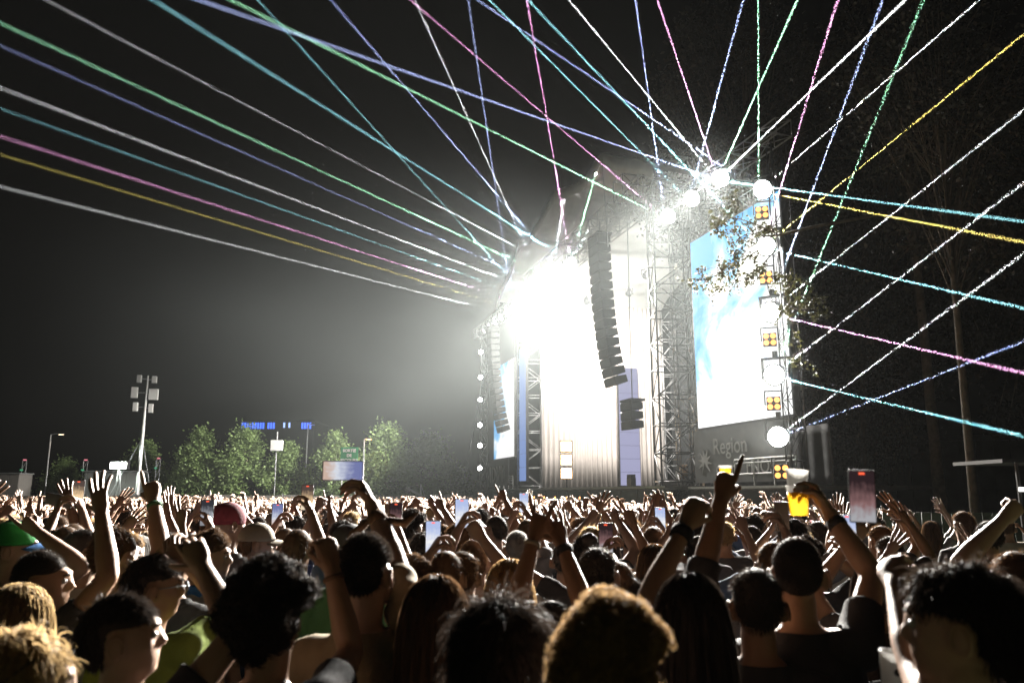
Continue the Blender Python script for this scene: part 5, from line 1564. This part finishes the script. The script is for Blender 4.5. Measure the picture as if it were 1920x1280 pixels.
nt.links.new(nt.nodes['Principled BSDF'].outputs[0], mx_.inputs[1]); nt.links.new(tb_.outputs[0], mx_.inputs[2]); nt.links.new(mx_.outputs[0], nt.nodes['Material Output'].inputs['Surface'])
nt = BEER.node_tree; tp_ = nt.nodes.new('ShaderNodeBsdfTransparent'); tp_.inputs['Color'].default_value = (1.0, 0.75, 0.25, 1)
m2_ = nt.nodes.new('ShaderNodeMixShader'); m2_.inputs[0].default_value = 0.3
out_ = nt.nodes['Material Output']; src_ = out_.inputs['Surface'].links[0].from_socket
nt.links.new(src_, m2_.inputs[1]); nt.links.new(tp_.outputs[0], m2_.inputs[2]); nt.links.new(m2_.outputs[0], out_.inputs['Surface'])
nt = CUPW.node_tree; tp_ = nt.nodes.new('ShaderNodeBsdfTransparent'); tp_.inputs['Color'].default_value = (1, 1, 1, 1)
m2_ = nt.nodes.new('ShaderNodeMixShader'); m2_.inputs[0].default_value = 0.2
out_ = nt.nodes['Material Output']; src_ = out_.inputs['Surface'].links[0].from_socket
nt.links.new(src_, m2_.inputs[1]); nt.links.new(tp_.outputs[0], m2_.inputs[2]); nt.links.new(m2_.outputs[0], out_.inputs['Surface'])
def cup(u, v, D, label, beer=True, h=0.14, tilt=(0, 0), mark=False, fill=0.8):
    p = at(u, v, D)
    root = empty('cup', p - Vector((0, 0, h / 2)), 0, label, 'cup', 'cups in the crowd')
    root.rotation_euler = (tilt[0], tilt[1], 0)
    if D < 2.1: root.scale = (0.72,) * 3
    w = MB(); n = 20
    prof = [(0.030, 0.0), (0.041, h), (0.0425, h), (0.0425, h + 0.004), (0.0395, h + 0.004), (0.029, 0.004)]
    wl = [(r, z) for r, z in prof]
    if beer:
        MB().lathe([(0.0302, 0.001), (0.030 + 0.011 * fill, h * fill)], n).build('beer', BEER, root, smooth=True)
        MB().lathe([(0.030 + 0.011 * fill + 0.0004, h * fill + 0.0005), (0.0415, h), (0.0425, h), (0.0425, h + 0.005), (0.039, h + 0.005)], n).build('foam', CUPW, root, smooth=True)
    else:
        MB().lathe(wl, n).build('wall', CUPW, root, smooth=True)
    if mark:
        MB().lathe([(0.013, -0.0395), (0.012, -0.0405), (0.009, -0.041)], 16, (0, 0, h * 0.5), 'y').build('round_mark', M['dark_steel'], root)
cup(1497, 939, 3.0, 'glass of yellow beer held high by the shaven-headed person', True, 0.105)
cup(1492, 902, 3.06, 'white plastic cup held high just above the yellow beer', False, 0.08, (0, 0.1))
cup(1360, 884, 5.2, 'half hidden beer cup behind the pointing hand', True, 0.07)
cup(1668, 1240, 2.0, 'white plastic cup with a round mark at the bottom right', False, 0.10, (0.1, 0.08), True)
cup(1722, 1226, 2.0, 'cup of amber beer at the bottom right beside the dark hair', True, 0.14)

# ------------------------------------------------------------------ the rows behind: copies of twelve standing figures
def variant(k, arms, hair, fem=False, sleeve=0.55, hy=0):
    body, shirt_g, trous, info = grow_body(arms, 0.0165, hy, 0, fem, sleeve, 200 + k)
    d = dict(body=np_mesh('body', *body), shirt=np_mesh('shirt', *shirt_g), trousers=np_mesh('trousers', *trous), hair=hair_mesh(info, hair, 2200 if hair != 'long' else 1600, 300 + k))
    for me, m_ in ((d['body'], SKIN[0]), (d['shirt'], CLOTH['black']), (d['trousers'], TROUSERS), (d['hair'], HAIR['black'])):
        me.materials.append(m_)
    return d
N_ = (0, 1, 0.1)
VAR = [
    (variant(0, {'R': ((0.26, 0.12, 1.84), (1, 0, -0.3), 'open', N_), 'L': ((-0.26, 0.12, 1.83), (-1, 0, -0.3), 'open', N_)}, 'short'), 'both arms raised with open hands'),
    (variant(1, {'R': ((0.22, 0.16, 1.86), (1, 0, -0.3), 'point', N_)}, 'messy'), 'one arm raised, pointing up'),
    (variant(2, {'R': ((0.10, 0.30, 1.78), (1, 0, -0.6), 'fist', N_), 'L': ((-0.12, 0.30, 1.78), (-1, 0, -0.6), 'fist', N_)}, 'short'), 'both hands clapping overhead'),
    (variant(3, {}, 'short'), 'arms held down'),
    (variant(4, {'L': ((-0.24, 0.12, 1.84), (-1, 0, -0.3), 'open', N_)}, 'long', True), 'left arm raised, long hair'),
    (variant(5, {}, 'long', True), 'arms down, long hair'),
    (variant(6, {'R': ((0.30, 0.05, 1.81), (1, -0.2, -0.2), 'vee', N_), 'L': ((-0.20, 0.2, 1.77), (-1, 0, -0.4), 'open', N_)}, 'bun', True), 'both arms raised, hair in a bun'),
    (variant(7, {'R': ((0.20, 0.24, 1.79), (1, 0, -0.4), 'horns', N_)}, 'curly', hy=-20), 'one arm raised, curly hair'),
    (variant(8, {'R': ((0.12, 0.38, 1.62), (1, 0, -0.8), 'grip', (-1, 0.2, 0)), 'L': ((-0.10, 0.38, 1.62), (-1, 0, -0.8), 'grip', (1, 0.2, 0))}, 'short', hy=10), 'hands held up before the face'),
    (variant(9, {'L': ((-0.28, 0.10, 1.86), (-1, 0, -0.2), 'fist', N_)}, 'messy'), 'left fist raised'),
    (variant(10, {'R': ((0.18, 0.05, 1.89), (1, 0, -0.1), 'open', N_), 'L': ((-0.34, 0.08, 1.75), (-1, 0, -0.1), 'open', N_)}, 'long', True), 'both arms raised, long hair'),
    (variant(11, {'R': ((0.24, 0.20, 1.81), (1, 0, -0.4), 'relax', N_)}, 'bald'), 'one arm raised, bald head'),
]
LAND = [(-40, 'the left picture edge'), (75, 'the waving bent arm'), (160, 'the faded haircut'), (232, 'the white t-shirt'), (295, 'the lime t-shirt'), (360, 'the curly profile'), (430, 'the burgundy hat'), (484, 'the pale cap'),
        (530, 'the big afro'), (600, 'the raised fist'), (688, 'the tan shirt'), (775, 'the curly dark head'), (850, 'the white t-shirt between phones'), (905, 'the messy dark head'), (968, 'the shaved grey head'),
        (1020, 'the horns sign'), (1085, 'the neat dark head'), (1150, 'the curly blond head'), (1225, 'the speckled cream top'), (1292, 'the bare shouldered woman'), (1350, 'the upward pointing arm'), (1420, 'the person in black'),
        (1495, 'the beer glass'), (1590, 'the large upright phone'), (1660, 'the raised phone arm'), (1760, 'the tied-up dark hair'), (1880, 'the right picture edge')]
SHIRTS = [('black', 'black'), ('white', 'white'), ('grey', 'grey'), ('navy', 'navy'), ('denim', 'blue'), ('cream', 'cream'), ('charcoal', 'dark grey'), ('red', 'red'), ('green', 'green'), ('pink', 'pink'), ('brown', 'brown')]
SH_P = np.array([26, 15, 9, 8, 7, 9, 10, 4, 4, 4, 4.0]); SH_P /= SH_P.sum()
HC = ['black', 'brown', 'sandy', 'blond', 'grey']
def crowd_edge(y):
    """how far right the audience reaches at distance y"""
    if y < 18: return 0.24 * y + 1.3
    s = (y - 34) / 0.96
    return 9.8 - 0.28 * s - 6.5
crng = np.random.default_rng(11)
spots = []
y = 4.55
while y < 13.6:
    half = 0.665 * y + 0.3
    x = -half
    while x < min(half, crowd_edge(y) + 3.0):
        px = x + crng.uniform(-0.13, 0.13); py = y + crng.uniform(-0.17, 0.17)
        thin = px > crowd_edge(py)
        if not (thin and crng.uniform() < 0.75):
            spots.append((px, py))
        x += 0.56 + 0.012 * y
    y += 0.60 + 0.012 * y
HERO = list(PEOPLE_SPOTS)
SKIP = set()
used_labels = {}
row_words = ['fourth', 'fifth', 'sixth', 'seventh', 'eighth', 'ninth', 'tenth', 'eleventh', 'twelfth', 'thirteenth', 'fourteenth', 'fifteenth', 'sixteenth']
mid_people = []
n_mid = 0
for si, (px, py) in enumerate(spots):
    if any((px - hx) ** 2 + (py - hy) ** 2 < 0.36 ** 2 for hx, hy, _ in HERO): continue
    k = int(crng.choice(12, p=np.array([14, 11, 8, 11, 9, 7, 8, 8, 7, 8, 7, 2.0]) / 100))
    sc = crng.uniform(0.925, 1.035) * (0.95 if k in (4, 5, 6, 10) else 1.0)
    skey, sword = SHIRTS[int(crng.choice(len(SHIRTS), p=SH_P))]
    hc = HC[int(crng.choice(5, p=(0.52, 0.28, 0.10, 0.07, 0.03)))]
    sk = int(crng.choice(4, p=(0.4, 0.28, 0.1, 0.22)))
    rz = rad(-10 + crng.normal() * 16)
    if n_mid >= 255: break
    n_mid += 1
    if si in SKIP: continue
    uu, vv = to_uv((px, py, 1.7))
    li = int(np.argmin([abs(uu - a) for a, _ in LAND])); lu, lw = LAND[li]
    rel = 'behind' if abs(uu - lu) < 14 else ('left of' if uu < lu else 'right of')
    depth = ['just', 'a little way', 'some rows', 'far'][min(3, int((py - 4.4) / 2.4))]
    pose = VAR[k][1]
    hw = '' if k == 11 else hc + '-haired '
    base = '%sperson in %s top, %s, %s %s %s' % (hw, sword, pose, depth, rel if rel != 'behind' else 'behind', lw)
    if len(base.split()) > 16: base = '%sperson in %s top, %s, %s %s' % (hw, sword, pose, rel, lw)
    if len(base.split()) > 16: base = '%sperson, %s, %s %s' % (hw, pose, rel, lw)
    mid_people.append((base, px, py, k, sc, skey, hc, sk, rz))
for base, px, py, k, sc, skey, hc, sk, rz in mid_people:
    lab = base
    if lab in used_labels:
        
        for extra in ('one row back', 'half turned', 'two rows back', 'shorter one', 'taller one'):
            w_ = base.split(); lab = ' '.join(w_[:16 - len(extra.split())]) if len(w_) + len(extra.split()) > 16 else base
            lab = (base if len(w_) + len(extra.split()) <= 16 else base.replace(', ' + VAR[k][1], '')) + ', ' + extra
            if lab not in used_labels: break
    used_labels[lab] = 1
    d = VAR[k][0]
    root = link('person', d['body'], SKIN[sk], None, (px, py, ground_z(px, py)), (0, 0, rz))
    root.scale = (sc,) * 3
    tag(root, lab, 'person', 'people standing in the middle of the crowd')
    link('shirt', d['shirt'], CLOTH[skey], root); link('trousers', d['trousers'], TROUSERS, root)
    link('hair', d['hair'], HAIR[hc], root)

# ------------------------------------------------------------------ the far crowd, one mass
def far_crowd():
    r = np.random.default_rng(5)
    def figure(kind):
        """coarse figure with raised arms and spread fingers; returns V, quads, tris, colour class per vertex"""
        P = []; C = []
        def add(p, c): P.append(p); C.append(np.full(len(p[0]), c))
        add(p_sweep([(0, 0, 0.0), (0, 0, 0.8), (0, 0, 1.1), (0, 0, 1.33), (0, 0, 1.45)], [0.13, 0.16, 0.15, 0.19, 0.07], [0.1, 0.11, 0.1, 0.11, 0.06], (1, 0, 0), 7, False), 1)
        add(p_ellipsoid((0, 0.01, 1.61), (0.075, 0.09, 0.115), None, 8, 5), 0)
        add(p_ellipsoid((0, -0.012, 1.645), (0.084, 0.098, 0.098), None, 8, 5), 2)
        def arm(s, el, wr, open_):
            sh = np.array([s * 0.17, 0, 1.40]); el = np.array(el); wr = np.array(wr)
            add(p_sweep([sh, sh * 0.5 + el * 0.5], [0.06, 0.052], None, None, 5, False), 1)
            add(p_sweep([sh * 0.55 + el * 0.45, el, wr], [0.045, 0.038, 0.026], None, None, 5, False), 0)
            d = unit(wr - el)
            add(p_sweep([wr - d * 0.01, wr + d * 0.04, wr + d * 0.09], [0.026, 0.04, 0.034], [0.018, 0.018, 0.014], (1, 0.2, 0), 5, False), 0)
            for f in range(4):
                o = (f - 1.5) * 0.019
                b = wr + d * 0.085 + np.array([o, 0, 0])
                L = (0.075, 0.085, 0.08, 0.06)[f] * (1 if open_ else (1 if f == 0 else 0.35))
                add(p_sweep([b, b + (d + np.array([o * 6, 0.1, 0])) * L], [0.009, 0.006], None, None, 3, False), 0)
            b = wr + d * 0.03 + np.array([-s * 0.03, 0, 0])
            add(p_sweep([b, b + (d * 0.7 + np.array([-s * 0.7, 0.1, 0])) * 0.06], [0.011, 0.007], None, None, 3, False), 0)
        if kind in (0, 2, 4): arm(1, (0.30, 0.08, 1.56), (0.22, 0.14, 1.79), kind != 2)
        if kind in (0, 1, 4): arm(-1, (-0.31, 0.06, 1.55), (-0.26, 0.12, 1.78), kind != 4)
        if kind == 3: arm(1, (0.24, 0.2, 1.3), (0.12, 0.36, 1.55), True); arm(-1, (-0.24, 0.2, 1.3), (-0.12, 0.36, 1.55), True)
        V = []; Q = []; T = []; n = 0
        for v, f, q in P:
            V.append(v); Q.append(np.array(q) + n); T.append(np.array(f) + n); n += len(v)
        return np.concatenate(V), np.concatenate(Q), np.concatenate(T), np.concatenate(C)
    figs = [figure(k) for k in range(5)]
    skins = np.array([(0.62, 0.40, 0.29), (0.48, 0.29, 0.19), (0.30, 0.17, 0.10), (0.68, 0.47, 0.37)])
    cl = np.array([(0.02, 0.02, 0.022), (0.62, 0.6, 0.58), (0.2, 0.2, 0.2), (0.03, 0.04, 0.08), (0.10, 0.15, 0.24), (0.45, 0.4, 0.32), (0.3, 0.05, 0.05), (0.06, 0.12, 0.07)])
    hrs = np.array([(0.02, 0.015, 0.012), (0.075, 0.042, 0.022), (0.3, 0.19, 0.09), (0.45, 0.32, 0.16)])
    VV, QQ, TT, CC = [], [], [], []; n = 0
    y = LAST_Y
    while y < 70:
        step = 0.62 if y < 24 else 0.72 if y < 40 else 0.95
        x = max(-0.67 * y - 1, -52)
        while x < min(crowd_edge(y), 0.62 * y):
            px = x + r.uniform(-0.2, 0.2); py = y + r.uniform(-0.25, 0.25)
            k = int(r.choice(5, p=(0.34, 0.19, 0.19, 0.10, 0.18)))
            V, Q, T, C = figs[k]
            t = r.normal() * 0.35; c_, s_ = cos(t), sin(t)
            sc = r.uniform(0.92, 1.06)
            W = V * sc
            W = W * np.where((V[:, 2:3] > 1.47) & (np.abs(V[:, 0:1]) > 0.1), np.array([1, 1, r.uniform(0.94, 1.05)]), 1.0)
            W = np.stack([W[:, 0] * c_ - W[:, 1] * s_ + px, W[:, 0] * s_ + W[:, 1] * c_ + py, W[:, 2] + ground_z(px, py)], 1)
            VV.append(W); QQ.append(Q + n); TT.append(T + n); n += len(V)
            pal = np.stack([skins[r.choice(4, p=(0.42, 0.26, 0.07, 0.25))], cl[r.integers(8)], hrs[r.integers(4)]])
            CC.append(pal[C])
            x += step
        y += step * 1.02
    me = np_mesh('far_crowd', np.concatenate(VV), [np.concatenate(QQ), np.concatenate(TT)])
    col = np.concatenate(CC)
    at_ = me.color_attributes.new('tint', 'FLOAT_COLOR', 'POINT')
    at_.data.foreach_set('color', np.concatenate([col, np.ones((len(col), 1))], 1).astype(np.float32).ravel())
    m = mat('far_crowd_people', (0.5, 0.4, 0.3), 0.6)
    nt = m.node_tree; a = nt.nodes.new('ShaderNodeAttribute'); a.attribute_name = 'tint'
    nt.links.new(a.outputs['Color'], nt.nodes['Principled BSDF'].inputs['Base Color'])
    o = link('far_crowd', me, m)
    tag(o, 'dense mass of far people with raised arms filling the field', 'crowd', kind='stuff')
    print('FAR', len(VV), len(me.polygons))
LAST_Y = max(p[2] for p in mid_people) + 0.55
far_crowd()
print('PEOPLE', len(PEOPLE_SPOTS), len(mid_people), LAST_Y)
# ------------------------------------------------------------------ stage haze in the air
def haze():
    me = MB().box((-430, -14, -1.6), (120, 510, 230)).mesh('haze')
    m = bpy.data.materials.new('haze_air'); m.use_nodes = True
    nt = m.node_tree; nt.nodes.remove(nt.nodes['Principled BSDF'])
    v = nt.nodes.new('ShaderNodeVolumePrincipled')
    v.inputs['Color'].default_value = (0.93, 0.96, 0.95, 1)
    v.inputs['Density'].default_value = HAZE_D
    v.inputs['Anisotropy'].default_value = 0.25
    nt.links.new(v.outputs[0], nt.nodes['Material Output'].inputs['Volume'])
    o = link('haze', me, m)
    tag(o, kind='stuff')
HAZE_D = 0.000045
haze()

# ---- SMOKE: thicker stage smoke drifting off the front of the stage
def stage_smoke(c, scl, dens, label):
    me = bpy.data.meshes.new('stage_smoke')
    bm = bmesh.new(); bmesh.ops.create_icosphere(bm, subdivisions=3, radius=1.0); bm.to_mesh(me); bm.free()
    m = bpy.data.materials.new('stage_smoke'); m.use_nodes = True
    nt = m.node_tree; nt.nodes.remove(nt.nodes['Principled BSDF'])
    tc = nt.nodes.new('ShaderNodeTexCoord')
    ln = nt.nodes.new('ShaderNodeVectorMath'); ln.operation = 'LENGTH'; nt.links.new(tc.outputs['Object'], ln.inputs[0])
    mr = nt.nodes.new('ShaderNodeMapRange'); mr.interpolation_type = 'SMOOTHSTEP'
    mr.inputs['From Min'].default_value = 0.98; mr.inputs['From Max'].default_value = 0.15
    mr.inputs['To Min'].default_value = 0.0; mr.inputs['To Max'].default_value = 1.0
    nt.links.new(ln.outputs['Value'], mr.inputs['Value'])
    nz = nt.nodes.new('ShaderNodeTexNoise'); nz.inputs['Scale'].default_value = 2.2; nz.inputs['Detail'].default_value = 3
    nt.links.new(tc.outputs['Object'], nz.inputs['Vector'])
    n2 = nt.nodes.new('ShaderNodeMapRange'); n2.inputs['From Min'].default_value = 0.35; n2.inputs['From Max'].default_value = 0.65
    n2.inputs['To Min'].default_value = 0.45; n2.inputs['To Max'].default_value = 1.3
    nt.links.new(nz.outputs['Fac'], n2.inputs['Value'])
    mu = nt.nodes.new('ShaderNodeMath'); mu.operation = 'MULTIPLY'
    nt.links.new(mr.outputs['Result'], mu.inputs[0]); nt.links.new(n2.outputs['Result'], mu.inputs[1])
    m2 = nt.nodes.new('ShaderNodeMath'); m2.operation = 'MULTIPLY'; m2.inputs[1].default_value = dens
    nt.links.new(mu.outputs[0], m2.inputs[0])
    v = nt.nodes.new('ShaderNodeVolumePrincipled'); v.inputs['Color'].default_value = (0.86, 0.95, 0.96, 1); v.inputs['Anisotropy'].default_value = 0.2
    nt.links.new(m2.outputs[0], v.inputs['Density'])
    nt.links.new(v.outputs[0], nt.nodes['Material Output'].inputs['Volume'])
    o = link('stage_smoke', me, m, None, c, (0, 0, RS))
    o.scale = scl
    tag(o, label, 'smoke', kind='stuff')
stage_smoke(S(19, 11, 9.5), (23, 29, 14.0), 0.0014, 'pale smoke drifting off the front of the stage')
stage_smoke(S(21, -3, 12.0), (11, 8, 8), 0.010, 'thick white smoke added under the stage roof to whiten the glow')  # added to wash out the stage interior with white glare
stage_smoke(S(-1.5, 3.5, 9.5), (8, 6, 10), 0.0018, 'thin smoke added around the lamps of the large screen for their halos')  # added so that each lamp gets a halo
